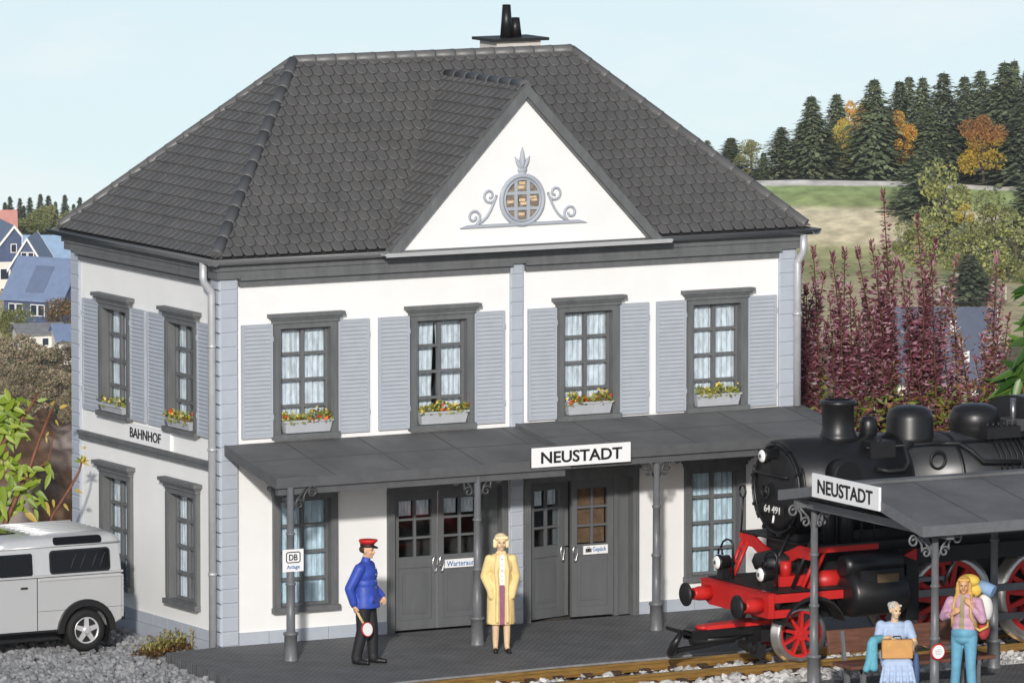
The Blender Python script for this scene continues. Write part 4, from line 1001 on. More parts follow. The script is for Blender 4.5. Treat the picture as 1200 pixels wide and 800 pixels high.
def head(F, mb, c, yaw=0., pitch=0., nose=True):     # c = centre of the head (local); returns a mapper for face parts
    R = Matrix.Rotation(yaw, 3, 'Z') @ Matrix.Rotation(pitch, 3, 'X')
    def P(x, y, z): q = R @ V((x, y, z)); return (c[0]+q.x, c[1]+q.y, c[2]+q.z)
    F.el(mb, P(0,-.005,.025), (.073,.092,.088), R); F.el(mb, P(0,.022,-.035), (.056,.066,.075), R); F.el(mb, P(0,.055,-.088), (.028,.026,.022), R)
    F.caps(mb, (*P(0,.088,.012), .010), (*P(0,.107,-.022), .0135)); F.el(mb, P(-.013,.093,-.027), (.01,.01,.008), R); F.el(mb, P(.013,.093,-.027), (.01,.01,.008), R)
    F.el(mb, P(0,.083,-.052), (.023,.012,.012), R)
    for s in (-1, 1): F.el(mb, P(s*.075,-.005,-.005), (.012,.02,.032), R); F.el(mb, P(s*.03,.078,.03), (.024,.012,.008), R); F.el(mb, P(s*.04,.06,-.03), (.022,.022,.022), R)
    return P, R
def face(F, P, R):
    for s in (-1, 1):
        mb = MB(); F.el(mb, P(s*.03,.083,.008), (.0115,.008,.0075), R); mb.build('eye', eye_m, F.t)
    mb = MB(); F.el(mb, P(0,.0945,-.054), (.021,.006,.0055), R); mb.build('mouth', lip, F.t)
def hand(F, mb, w, d, curl, side, up=(0,0,1)):       # wrist, direction of the hand, curl direction, thumb side (local vectors)
    w, d, curl = V(w), V(d).normalized(), V(curl).normalized(); sdv = d.cross(curl).normalized()*side
    k = w+d*.045
    F.caps(mb, (*w, .024), (*(w+d*.03), .026)); 
    for i, (o, ln) in enumerate(((.030,.034), (.010,.040), (-.010,.037), (-.029,.028))):
        b = w+d*.035+sdv*o*.6; m1 = w+d*.085+sdv*o; m2 = m1+(d*.75+curl*.65).normalized()*ln; m3 = m2+(d*.15+curl).normalized()*ln*.8
        F.caps(mb, (*b, .014), (*m1, .0115), (*m2, .010), (*m3, .0088))
    b = w+d*.02+sdv*.022; m1 = w+d*.05+sdv*.052+curl*.012; m2 = m1+(d*.7+curl*.6-sdv*.1).normalized()*.034
    F.caps(mb, (*b, .014), (*m1, .0125), (*m2, .0105))
def basic_body(F, neck_z=1.42, head_c=(0,.02,1.60), legs=None, arms=None, yaw=0, pitch=0, vox=.0085, hands=(), m=None, lean=0., hipz=.90, shw=.175):
    mb = MB()
    F.el(mb, (0,0,hipz+.03), (.165,.115,.13)); F.el(mb, (0,lean*.4,hipz+.20), (.135,.095,.16)); F.el(mb, (0,lean*.8,hipz+.37), (.165,.11,.16)); F.el(mb, (0,lean,hipz+.47), (shw*.92,.075,.065))
    F.caps(mb, (0,lean,hipz+.48,.062), (head_c[0]*.7,head_c[1]-.02,head_c[2]-.09,.05))
    for l in legs: F.caps(mb, *l)
    for a in arms: F.caps(mb, *a)
    for h in hands: hand(F, mb, *h)
    P, R = head(F, mb, head_c, yaw, pitch)
    remesh(mb, 'body', m, F.t, vox*F.sc, 2); face(F, P, R); return P, R
def leg(s, hip=(.09,0,.9), knee=None, ankle=None, toe=(.02,.15)):
    x = s*hip[0]; knee = knee or (s*.095,.015,.49); ankle = ankle or (s*.09,-.02,.085)
    return [(x, hip[1], hip[2], .088), (*knee, .056), (ankle[0], ankle[1], ankle[2]+.1, .045), (*ankle, .036), (ankle[0]+s*toe[0]*.5, ankle[1]+.06, .045, .034), (ankle[0]+s*toe[0], ankle[1]+toe[1], .032, .026)]
def shoe(F, mb, ankle, s, toe=(.02,.15), r=.042, heel=.02):
    F.caps(mb, (ankle[0], ankle[1]-.035, .045, r*.95), (ankle[0]+s*toe[0]*.6, ankle[1]+.08, .042, r), (ankle[0]+s*toe[0], ankle[1]+toe[1]+.02, .034, r*.78))
# 1 -- station officer, seen from his right, looking along the platform
F = Fig('person in a red peaked cap and blue jacket, holding a round signalling disc', (1.06,-2.34,0), (.66,-.75), .985)
rs, re, rw = (.21,-.01,1.36), (.285,-.13,1.09), (.245,-.085,.86)
ls_, le, lw = (-.20,-.01,1.36), (-.26,-.02,1.09), (-.19,.17,.95)
legsO = [leg(1, knee=(.10,-.01,.48), ankle=(.11,-.09,.085)), leg(-1, knee=(-.10,.06,.49), ankle=(-.11,.07,.085))]
P, R = basic_body(F, head_c=(0,.03,1.60), legs=legsO, arms=[[(*rs,.052), (*re,.042), (*rw,.028)], [(*ls_,.052), (*le,.042), (*lw,.028)]],
    hands=[((.243,-.08,.85), (-.05,.25,-1), (-.6,.5,-.1), 1), (lw, (.25,.5,-.8), (.6,.1,-.2), 1)], m=skinA)
blue = mat('blue_uniform', (.035,.075,.40), .5, var=.14, scale=7, bump=.15, bscale=25)
mb = MB(); F.el(mb, (0,.0,1.0), (.215,.175,.13)); F.el(mb, (0,0,1.14), (.20,.165,.16)); F.el(mb, (0,0,1.27), (.215,.165,.16)); F.el(mb, (0,-.005,1.375), (.21,.11,.075)); F.caps(mb, (0,.0,1.42,.075), (0,.01,1.475,.064))
mb.rings([[F(rx*cos(t), ry*sin(t), z) for t in [2*pi*k/28 for k in range(28)]] for z, rx, ry in ((.80,.225,.195), (.81,.235,.20), (.92,.222,.185), (1.05,.205,.17), (1.12,.19,.15))])
F.caps(mb, (*rs,.082), (*re,.07), (rw[0],rw[1],rw[2]+.02,.056)); F.caps(mb, (*ls_,.075), (*le,.062), (*lw,.048))
for x in (.11, -.11): F.el(mb, (x,.165,.93), (.06,.02,.05))
remesh(mb, 'jacket', blue, F.t, .011, 3)
mb = MB()
for z in (1.36,1.27,1.18,1.09,1.0): F.el(mb, (.02,.166-.03*abs(z-1.2),z), (.012,.01,.012))
mb.build('buttons', M['chrome'], F.t)
dk = mat('dark_trousers', (.016,.016,.018), .6, var=.2, scale=8, bump=.2, bscale=20)
mb = MB(); F.el(mb, (0,0,.90), (.17,.125,.10))
for s, kn, an in ((1,(.10,-.01,.48),(.11,-.09,.085)), (-1,(-.10,.06,.49),(-.11,.07,.085))): F.caps(mb, (s*.09,0,.87,.115), (*kn,.085), (an[0],an[1]-.005,.12,.076), (an[0],an[1],.085,.078))
remesh(mb, 'trousers', dk, F.t, .011, 2)
for s, an in ((1,(.11,-.09,.085)), (-1,(-.11,.07,.085))):
    mb = MB(); shoe(F, mb, an, s); remesh(mb, 'shoe', M['black'], F.t, .009, 2)
caps_ = mat('red_cap', (.55,.02,.02), .5, var=.1); 
def ringprof(mb, c, R, prof, n=28):
    Rr = []
    for rx, ry, z, dy in prof: Rr.append([F(*[a+b for a, b in zip(c, R @ V((rx*cos(2*pi*k/n), dy+ry*sin(2*pi*k/n), z)))]) for k in range(n)])
    mb.rings(Rr)
mb = MB(); ringprof(mb, (0,.03,1.60), R, [(.08,.10,.05,-.005), (.082,.103,.095,-.003)]); cb_ = mb.build('cap', mat('cap_band', (.04,.012,.012), .5, var=.1), F.t)
mb = MB(); ringprof(mb, (0,.03,1.60), R, [(.083,.104,.095,-.003), (.118,.135,.135,.01), (.114,.132,.155,.015), (.06,.07,.163,.015), (.001,.001,.164,.015)]); mb.build('cap_crown', caps_, cb_)
mb = MB(); F.el(mb, (0,.135,1.655), (.07,.055,.010), Matrix.Rotation(-.35, 3, 'X')); mb.build('cap_peak', M['black'], cb_)
mb = MB(); F.el(mb, (0,.127,1.705), (.022,.01,.018)); F.el(mb, (0,.10,1.66), (.04,.02,.008)); mb.build('cap_badge', mat('gold_badge', (.7,.45,.1), .35, metal=.6, var=0), cb_)
mb = MB(); F.el(mb, (0,-.005,1.615), (.0775,.088,.06)); mb.build('hair', mat('short_dark_hair', (.05,.03,.02), .7, var=.2), F.t)
# signalling disc
h0 = F(.235,-.045,.775); h1 = F(.215,.10,.52); dsk = thing('signal_disc', 'white signalling disc with a red rim, held by the person in blue', 'signal disc', tuple(h1))
dd = (h1-h0).normalized()
mb = MB(); mb.tube([h0-dd*.07, h1-dd*.09], [.016,.019], 10); mb.build('handle', mat('pale_handle', (.66,.50,.27), .55, var=.05), dsk)
vn = V((.25,-.95,.15)).normalized()
MB().lathe([(.087,0), (.103,.0), (.103,.02), (.087,.02)], h1, vn, 32, caps=False).build('rim', red, dsk); MB().lathe([(.089,.0), (.089,.021)], h1, vn, 32).build('disc', M['white'], dsk)

# 2 -- woman in the pale yellow coat, facing the track
F = Fig('person with pale blonde bobbed hair in a yellow coat, both hands in its pockets', (3.20,-2.30,0), (-.34,-.94), .965)
an1, an2 = (.075,-.01,.085), (-.085,.03,.085)
arms = [[(.165,0,1.36,.042), (.228,-.05,1.10,.036), (.165,.085,.93,.026)], [(-.165,0,1.36,.042), (-.228,-.05,1.10,.036), (-.165,.085,.93,.026)]]
P, R = basic_body(F, head_c=(0,.02,1.60), legs=[leg(1, knee=(.075,.02,.49), ankle=an1), leg(-1, knee=(-.085,.03,.49), ankle=an2)], arms=arms, hands=[((.165,.085,.93), (-.1,-.3,-1), (-.6,-.1,0), 1), ((-.165,.085,.93), (.1,-.3,-1), (.6,-.1,0), -1)], m=skinP, shw=.15)
coat = mat('yellow_coat', (.78,.59,.27), .6, var=.08, scale=9, bump=.2, bscale=22)
mb = MB(); F.el(mb, (0,-.01,1.375), (.175,.095,.075)); F.el(mb, (0,-.01,1.26), (.178,.142,.18)); F.el(mb, (0,-.01,1.08), (.168,.14,.16))
mb.rings([[F(rx*cos(t), -.012+ry*sin(t), z) for t in [2*pi*k/28 for k in range(28)]] for z, rx, ry in ((.415,.195,.15), (.42,.205,.16), (.55,.203,.158), (.75,.2,.155), (.95,.19,.148), (1.08,.172,.135), (1.15,.155,.12))])
for k in range(7): a_ = -pi*.5+pi*2*k/7+.2; F.caps(mb, (.172*cos(a_), -.012+.13*sin(a_), .9, .018), (.19*cos(a_), -.012+.148*sin(a_), .45, .026))
F.caps(mb, (.168,0,1.36,.068), (.232,-.05,1.10,.062), (.168,.085,.93,.056), (.15,.085,.83,.05)); F.caps(mb, (-.168,0,1.36,.068), (-.232,-.05,1.10,.062), (-.168,.085,.93,.056), (-.15,.085,.83,.05))
F.caps(mb, (.05,.075,1.41,.035), (.085,.125,1.2,.03), (.07,.145,.95,.025), (.075,.165,.47,.025)); F.caps(mb, (-.05,.075,1.41,.035), (-.085,.125,1.2,.03), (-.07,.145,.95,.025), (-.075,.165,.47,.025))
F.caps(mb, (.05,.03,1.45,.03), (0,-.06,1.46,.035), (-.05,.03,1.45,.03))
def coatmat(c):
    q = F.L(c); w = .035 if q.z > 1.0 else .038
    if q.y > .06 and abs(q.x) < w and q.z < 1.44: return 1 if q.z > 1.0 else 2
    return 0
remesh(mb, 'coat', [coat, mat('white_blouse', (.78,.76,.72), .6, var=.03), mat('plum_skirt', (.24,.09,.16), .6, var=.12)], F.t, .011, 3, coatmat)
mb = MB()
for z in (1.37,1.29,1.21,1.13,1.06): F.el(mb, (0,.122-.05*abs(z-1.2)+.004,z), (.009,.02,.009))
mb.build('buttons', mat('grey_buttons', (.3,.3,.3), .4, var=0), F.t)
hairb = mat('blonde_hair', (.80,.66,.38), .6, var=.12, scale=20, bump=.3, bscale=30)
mb = MB(); F.el(mb, P(0,-.02,.05), (.098,.105,.088)); F.el(mb, P(0,-.05,-.01), (.10,.07,.085)); F.caps(mb, (*P(.085,.0,.03),.032), (*P(.088,.012,-.045),.034)); F.caps(mb, (*P(-.085,.0,.03),.032), (*P(-.088,.012,-.045),.034)); F.caps(mb, (*P(.07,.065,.075),.03), (*P(-.07,.065,.075),.03))
remesh(mb, 'hair', hairb, F.t, .009, 2)
for s, an in ((1,an1), (-1,an2)):
    mb = MB(); shoe(F, mb, an, s, r=.036, toe=(.02,.13)); remesh(mb, 'shoe', M['black'], F.t, .009, 2)

# 3 -- seated woman with the suitcase on her lap
F = Fig('person with grey hair in a bun and a light blue dress, sitting on the bench', (5.86,-8.52,0), (-.42,-.9), .95)
hz = .52
sl_, el_, wl_ = (.19,-.33,1.0), (.27,-.20,.80), (.10,-.05,.875)
sr_, er_, wr_ = (-.19,-.33,1.0), (-.28,-.19,.76), (-.235,-.03,.74)
def sleg(s): return [(s*.09,-.36,hz,.09), (s*.10,.06,.47,.058), (s*.09,.08,.18,.044), (s*.09,.08,.085,.035), (s*.10,.14,.045,.034), (s*.11,.22,.032,.026)]
mb = MB(); F.el(mb, (0,-.36,hz+.02), (.18,.14,.13)); F.el(mb, (0,-.35,.70), (.15,.11,.17)); F.el(mb, (0,-.33,.88), (.165,.115,.16)); F.el(mb, (0,-.32,1.0), (.16,.08,.065)); F.caps(mb, (0,-.32,1.0,.06), (0,-.28,1.13,.048))
for s in (-1, 1): F.caps(mb, *sleg(s))
F.caps(mb, (*sl_,.048), (*el_,.04), (*wl_,.028)); F.caps(mb, (*sr_,.048), (*er_,.04), (*wr_,.028)); hand(F, mb, wl_, (-.5,.8,-.05), (-.1,.35,-.9), 1); hand(F, mb, wr_, (.0,1,-.05), (1,.1,0), -1)
P, R = head(F, mb, (0,-.26,1.225), .45, -.12); remesh(mb, 'body', skinP, F.t, .0085, 2); face(F, P, R)
dress = mat('pale_blue_dress', (.38,.48,.66), .65, var=.12, scale=8, bump=.2, bscale=20)
mb = MB(); F.el(mb, (0,-.35,.72), (.18,.13,.17)); F.el(mb, (0,-.335,.88), (.19,.135,.16)); F.el(mb, (0,-.32,1.0), (.19,.095,.07)); F.el(mb, (0,-.36,hz+.04), (.22,.19,.15))
F.caps(mb, (*sl_,.075), (.235,-.25,.84,.068)); F.caps(mb, (*sr_,.075), (-.245,-.25,.84,.068))
for y, hw in ((-.2,.2), (-.08,.21), (.04,.215)): F.caps(mb, (-hw+.07,y,.50,.085), (hw-.07,y,.50,.085))
for z, hw in ((.44,.22), (.36,.24), (.29,.25)): F.caps(mb, (-hw+.06,.08,z,.06), (hw-.06,.08,z,.06))
for k in range(6): F.caps(mb, (-.2+k*.08,.13,.48,.016), (-.24+k*.096,.145,.25,.024))
remesh(mb, 'dress', dress, F.t, .011, 2)
mb = MB(); F.el(mb, P(0,-.03,.035), (.085,.09,.088)); F.el(mb, P(.0,-.125,.045), (.045,.042,.045)); F.caps(mb, (*P(.06,.045,.07),.022), (*P(-.06,.045,.07),.022)); remesh(mb, 'hair', mat('grey_hair', (.55,.53,.48), .6, var=.12, scale=20), F.t, .009, 2)
for s in (-1, 1):
    mb = MB(); shoe(F, mb, (s*.09,.08,.085), s, r=.038, toe=(.02,.13)); remesh(mb, 'shoe', M['black'], F.t, .009, 2)
Rm = F.rot()
def fbox(mb, c, h): mb.cbox(F(*c), F.r*h[0]*F.sc, F.f*h[1]*F.sc, V((0,0,h[2]*F.sc)))
cs = thing('suitcase', 'tan suitcase held on the lap of the seated person in light blue', 'suitcase', tuple(F(0,.02,.59)))
mb = MB(); fbox(mb, (.0,.03,.72), (.22,.075,.135)); mb.build('case', mat('tan_leather', (.55,.28,.09), .55, var=.12, scale=7, bump=.1), cs, bevel=.018)
mb = MB(); mb.tube([F(-.06,.03,.855), F(-.05,.03,.895), F(.05,.03,.895), F(.06,.03,.855)], .01, 8); mb.build('handle', M['brown'], cs)
mb = MB()
for x in (-.12, .12): fbox(mb, (x,.107,.79), (.02,.004,.02))
mb.build('clasp', mat('brass_clasp', (.6,.42,.12), .35, metal=.7, var=0), cs)
ct = mat('teal_cloth', (.11,.36,.46), .65, var=.15, scale=9, bump=.25, bscale=18)
mb = MB(); F.caps(mb, (.22,-.13,.84,.06), (.33,-.05,.82,.065), (.34,.02,.55,.07), (.33,.05,.46,.065)); F.caps(mb, (.28,-.12,.84,.06), (.36,-.03,.78,.06), (.39,.04,.55,.06), (.44,.08,.44,.05)); 
c_ = remesh(mb, 'coat', ct, None, .011, 2); tag(c_, 'teal coat draped over the arm of the seated person in light blue', 'coat')
um = thing('umbrella', 'furled dark blue umbrella standing against the seat beside the person in light blue', 'umbrella', tuple(F(-.27,.06,0)))
mb = MB(); mb.lathe([(.008,0), (.02,.04), (.042,.2), (.05,.45), (.03,.60), (.012,.63)], F(-.27,.06,.01), n=14); mb.build('canopy', mat('navy_cloth', (.06,.10,.20), .6, var=.15), um)
mb = MB(); mb.tube([F(-.27,.06,.62), F(-.27,.06,.74), F(-.28,.06,.77), F(-.31,.06,.77), F(-.32,.06,.74)], .011, 8); mb.build('handle', M['brown'], um)
cs = thing('suitcase', 'dark red suitcase standing on the ground between the feet of the seated person', 'suitcase', tuple(F(0,.0,0)))
mb = MB(); fbox(mb, (0,-.06,.17), (.06,.16,.165)); mb.build('case', mat('red_leather', (.32,.03,.03), .5, var=.12), cs, bevel=.012)
mb = MB(); mb.tube([F(0,-.1,.335), F(0,-.09,.365), F(0,-.02,.365), F(0,-.01,.335)], .008, 8); mb.build('handle', M['black'], cs)

# 4 -- backpacker
F = Fig('person with long golden hair in a lilac jacket and light blue jeans', (6.56,-9.10,0), (-.74,-.67), .985)
a1, a2 = (.13,-.01,.085), (-.12,.04,.085); k1, k2 = (.105,.02,.49), (-.105,.045,.49)
R1 = [(.19,0,1.36), (.30,-.02,1.14), (.13,.15,1.20)]; R2 = [(-.19,0,1.36), (-.27,.06,1.14), (-.13,.13,1.32)]
P, R = basic_body(F, head_c=(0,.035,1.585), legs=[leg(1, knee=k1, ankle=a1), leg(-1, knee=k2, ankle=a2)], arms=[[(*R1[0],.045), (*R1[1],.038), (*R1[2],.028)], [(*R2[0],.045), (*R2[1],.038), (*R2[2],.028)]],
    hands=[(R1[2], (-.6,.3,.5), (-.5,-.7,.1), 1), (R2[2], (.5,.2,.8), (.5,-.8,.1), -1)], m=skinT, shw=.165, yaw=.25)
lil = mat('lilac_jacket', (.50,.29,.40), .6, var=.25, scale=14, bump=.25, bscale=22); jean = mat('light_jeans', (.13,.34,.48), .65, var=.14, scale=9, bump=.15, bscale=25)
mb = MB(); F.el(mb, (0,0,1.375), (.195,.095,.075)); F.el(mb, (0,0,1.24), (.185,.13,.17)); F.el(mb, (0,0,1.08), (.175,.13,.13)); F.el(mb, (0,0,1.0), (.18,.135,.06)); F.caps(mb, (.06,.03,1.44,.035), (-.06,.03,1.44,.035))
for Q in (R1, R2): F.caps(mb, (*Q[0],.072), (*Q[1],.064), (Q[1][0]*.3+Q[2][0]*.7, Q[1][1]*.3+Q[2][1]*.7, Q[1][2]*.3+Q[2][2]*.7, .05))
remesh(mb, 'jacket', [lil, mat('olive_shirt', (.30,.27,.15), .6, var=.2)], F.t, .011, 2, lambda c: 1 if (abs(F.L(c).x) < .035 and F.L(c).y > .06) else 0)
mb = MB(); F.el(mb, (0,.005,.94), (.182,.152,.12)); F.el(mb, (0,.0,.86), (.165,.14,.09)); 
for s, kn, an in ((1,k1,a1), (-1,k2,a2)): F.caps(mb, (s*.09,0,.88,.098), (*kn,.070), (an[0],an[1],.25,.066), (an[0],an[1],.09,.072))
remesh(mb, 'jeans', jean, F.t, .011, 2)
for s, an in ((1,a1), (-1,a2)):
    mb = MB(); shoe(F, mb, an, s); remesh(mb, 'shoe', M['brown'], F.t, .009, 2)
mb = MB(); F.el(mb, P(0,-.03,.05), (.088,.095,.085)); F.caps(mb, (*P(.075,-.01,.03),.03), (*P(.085,-.02,-.12),.034), (*P(.08,-.03,-.22),.025)); F.caps(mb, (*P(-.075,-.01,.03),.03), (*P(-.085,-.02,-.12),.034), (*P(-.08,-.03,-.22),.025)); F.el(mb, P(0,-.07,-.09), (.085,.05,.14)); F.caps(mb, (*P(.06,.055,.08),.025), (*P(-.06,.055,.08),.025))
remesh(mb, 'hair', mat('golden_hair', (.62,.36,.10), .6, var=.2, scale=20, bump=.3), F.t, .009, 2)
rk = thing('rucksack', 'yellow rucksack with rolled blue mat and white pouch, worn by the golden-haired person', 'rucksack', tuple(F(0,-.2,1.0)))
mb = MB(); F.el(mb, (0,-.22,1.18), (.18,.11,.26)); F.el(mb, (.0,-.20,1.50), (.19,.10,.12)); F.el(mb, (-.02,-.16,1.63), (.15,.11,.09)); remesh(mb, 'bag', mat('yellow_canvas', (.72,.50,.09), .65, var=.12, scale=9, bump=.2), rk, .012, 2)
mb = MB(); mb.tube([F(-.14,-.26,1.56), F(-.34,-.24,1.48)], .085, 14); mb.build('rolled_mat', mat('blue_mat', (.25,.40,.62), .7, var=.1), rk)
mb = MB(); F.el(mb, (-.20,-.28,1.24), (.12,.11,.2)); remesh(mb, 'pouch', mat('white_pouch', (.72,.72,.68), .65, var=.06), rk, .012, 1)
mb = MB()
for s in (-1, 1): mb.tube([F(s*.10,-.10,1.44), F(s*.11,.03,1.455), F(s*.115,.125,1.34), F(s*.13,.14,1.18), F(s*.17,.02,1.02), F(s*.13,-.14,1.0)], .018, 8)
mb.build('strap', mat('yellow_strap', (.55,.40,.10), .6, var=.1), rk)
bg = thing('shoulder_bag', 'red bag with a yellow strap at the hip of the person in jeans', 'bag', tuple(F(-.28,-.08,.8)))
mb = MB(); F.el(mb, (-.24,-.12,.97), (.08,.13,.14)); remesh(mb, 'bag', mat('red_canvas', (.45,.05,.05), .65, var=.12), bg, .012, 1)
mb = MB(); mb.tube([F(-.17,.06,1.02), F(-.24,.09,.99), F(-.32,.0,1.03), F(-.3,-.12,1.10)], .02, 8); mb.build('strap', mat('ochre_strap', (.6,.42,.12), .6, var=.1), bg)
# ------------------------------------------------------------------ terrain
TZ = [(-60,-.26), (126,-.26), (140,-1.6), (170,-7), (250,-20), (400,-42), (600,-66), (900,-98), (1030,-103.5), (1100,-105), (1208,-106), (1248,-96.3), (1262,-96), (1330,-101), (1420,-118), (1600,-160)]
def tz(s, t=60.):
    if s > 1208 and t < 20:     # the left side of the valley stays low
        k = min(1, (20-t)/60); return tz1(s)*(1-k)+(-106-(s-1208)*.08)*k
    return tz1(s)
def tz1(s):
    if s <= TZ[0][0]: return TZ[0][1]
    for (a, b), (c, d) in zip(TZ, TZ[1:]):
        if a <= s <= c: return b+(d-b)*(s-a)/(c-a)
    return TZ[-1][1]
def terrain_mat():
    m = bpy.data.materials.new('meadow_ground'); m.use_nodes = True; nt = m.node_tree; N = nt.nodes; L = nt.links; b = N['Principled BSDF']; b.inputs['Roughness'].default_value = .9; b.inputs['Specular IOR Level'].default_value = .1
    g = N.new('ShaderNodeNewGeometry'); sb = N.new('ShaderNodeVectorMath'); sb.operation = 'SUBTRACT'; sb.inputs[1].default_value = tuple(CAM)
    L.new(g.outputs['Position'], sb.inputs[0]); dt = N.new('ShaderNodeVectorMath'); dt.operation = 'DOT_PRODUCT'; dt.inputs[1].default_value = tuple(HV); L.new(sb.outputs[0], dt.inputs[0])
    n = N.new('ShaderNodeTexNoise'); n.inputs['Scale'].default_value = .03; n.inputs['Detail'].default_value = 6; L.new(g.outputs['Position'], n.inputs['Vector'])
    ma = N.new('ShaderNodeMath'); ma.operation = 'MULTIPLY_ADD'; ma.inputs[1].default_value = 5.; ma.inputs[2].default_value = -2.5; L.new(n.outputs['Fac'], ma.inputs[0])
    ad = N.new('ShaderNodeMath'); ad.operation = 'ADD'; L.new(dt.outputs['Value'], ad.inputs[0]); L.new(ma.outputs[0], ad.inputs[1])
    mr = N.new('ShaderNodeMapRange'); mr.inputs['From Min'].default_value = 1100; mr.inputs['From Max'].default_value = 1260; L.new(ad.outputs[0], mr.inputs['Value'])
    r = N.new('ShaderNodeValToRGB'); e = r.color_ramp.elements
    st = [(1100,(.70,.60,.35)), (1180,(.66,.57,.34)), (1200,(.36,.37,.17)), (1215,(.44,.44,.22)), (1219,(.86,.75,.50)), (1234,(.88,.78,.54)), (1236.5,(.40,.46,.20)), (1245.6,(.36,.47,.20)), (1246.4,(.90,.86,.80)), (1248.4,(.88,.84,.77)), (1249.5,(.03,.035,.02)), (1258,(.03,.035,.02))]
    e[0].position = 0; e[0].color = (*st[0][1], 1); e[1].position = (st[-1][0]-1100)/160; e[1].color = (*st[-1][1], 1)
    for s, c in st[1:-1]: q = e.new((s-1100)/160); q.color = (*c, 1)
    L.new(mr.outputs[0], r.inputs['Fac'])
    # near and middle distance
    mr2 = N.new('ShaderNodeMapRange'); mr2.inputs['From Min'].default_value = 100; mr2.inputs['From Max'].default_value = 1100; L.new(ad.outputs[0], mr2.inputs['Value'])
    r2 = N.new('ShaderNodeValToRGB'); e = r2.color_ramp.elements; e[0].color = (.20,.20,.205,1); e[1].color = (.2,.2,.1,1); e[1].position = 1
    for p, c in ((.024,(.17,.17,.17)), (.03,(.09,.08,.05)), (.2,(.10,.12,.05)), (.9,(.12,.14,.06))): q = e.new(p); q.color = (*c, 1)
    L.new(mr2.outputs[0], r2.inputs['Fac'])
    gt = N.new('ShaderNodeMath'); gt.operation = 'GREATER_THAN'; gt.inputs[1].default_value = 1100; L.new(ad.outputs[0], gt.inputs[0])
    mx = N.new('ShaderNodeMix'); mx.data_type = 'RGBA'; L.new(gt.outputs[0], mx.inputs[0]); L.new(r2.outputs[0], mx.inputs[6]); L.new(r.outputs[0], mx.inputs[7])
    n2 = N.new('ShaderNodeTexNoise'); n2.inputs['Scale'].default_value = .35; n2.inputs['Detail'].default_value = 8; L.new(g.outputs['Position'], n2.inputs['Vector'])
    r3 = N.new('ShaderNodeValToRGB'); r3.color_ramp.elements[0].position = .3; r3.color_ramp.elements[1].position = .7; r3.color_ramp.elements[0].color = (.6,.6,.6,1); r3.color_ramp.elements[1].color = (1.15,1.15,1.15,1); L.new(n2.outputs['Fac'], r3.inputs[0])
    m2 = N.new('ShaderNodeMix'); m2.data_type = 'RGBA'; m2.blend_type = 'MULTIPLY'; m2.inputs[0].default_value = 1.; L.new(mx.outputs[2], m2.inputs[6]); L.new(r3.outputs[0], m2.inputs[7])
    L.new(m2.outputs[2], b.inputs['Base Color']); return m
ss = [-50,0,60,90,100,105,110,115,120,126,130,135,140,150,160,170,190,220,250,300,350,400,500,600,700,800,900,970,1030,1065,1100,1150,1180,1208,1215,1222,1230,1238,1244,1248,1254,1262,1290,1330,1420,1600]
NT = 90; rnd = random.Random(3); vs_ = []; fs = []
for s in ss:
    for k in range(NT+1):
        t = (k/NT*2-1)*(60+.5*max(s, 0)); p = V((CAM.x, CAM.y, 0))+HV*s+Rt*t
        und = (.8*sin(t*.05+s*.02)+.5*sin(t*.11+2)) if s > 300 else 0
        vs_.append((p.x, p.y, tz(s, t)+und*.6))
for i in range(len(ss)-1):
    for k in range(NT): a = i*(NT+1)+k; fs.append((a, a+1, a+NT+2, a+NT+1))
mb = MB(); mb.add(vs_, fs, True); tag(mb.build('terrain', terrain_mat()), kind='structure')

# ------------------------------------------------------------------ gravel and ballast
tt = (1+sqrt(5))/2
ICO = [V(p).normalized() for p in [(-1,tt,0),(1,tt,0),(-1,-tt,0),(1,-tt,0),(0,-1,tt),(0,1,tt),(0,-1,-tt),(0,1,-tt),(tt,0,-1),(tt,0,1),(-tt,0,-1),(-tt,0,1)]]
ICF = [(0,11,5),(0,5,1),(0,1,7),(0,7,10),(0,10,11),(1,5,9),(5,11,4),(11,10,2),(10,7,6),(7,1,8),(3,9,4),(3,4,2),(3,2,6),(3,6,8),(3,8,9),(4,9,5),(2,4,11),(6,2,10),(8,6,7),(9,8,1)]
def stone(mb, c, r, rnd):
    ax = V((rnd.uniform(.7,1.3), rnd.uniform(.7,1.3), rnd.uniform(.55,1.0)))*r; R = Matrix.Rotation(rnd.uniform(0,6.28), 3, V((rnd.gauss(0,1), rnd.gauss(0,1), rnd.gauss(0,1))))
    mb.add([V(c)+(R @ V((p.x*ax.x, p.y*ax.y, p.z*ax.z)))*rnd.uniform(.8,1.15) for p in ICO], ICF)
def stonemat(name, c1, c2):
    m = leafmat(name, c1, c2, .85, 0.); return m
def plat_left(y): return -.92+(-1.4+.92)*(y+.12)/(-4.32+.12)
rnd = random.Random(11); mb = MB()
for _ in range(14000):
    x = rnd.uniform(-5.2, .0); y = rnd.uniform(-3.8, 7.5)
    if -.12 > y and x > plat_left(y)-.02: continue
    if x > -.9 and -.12 < y < .03 : continue
    if x > -.06 and y > 0: continue
    r = rnd.uniform(.03, .068); z = -.19+rnd.uniform(-.02,.07)
    if x > -1.0 and y < 1.8 and y > -.2 : z -= .03
    stone(mb, (x, y, z), r, rnd)
tag(mb.build('gravel', stonemat('gravel_stone', (.14,.143,.15), (.31,.315,.325))), 'loose grey gravel', kind='stuff')
mb = MB()
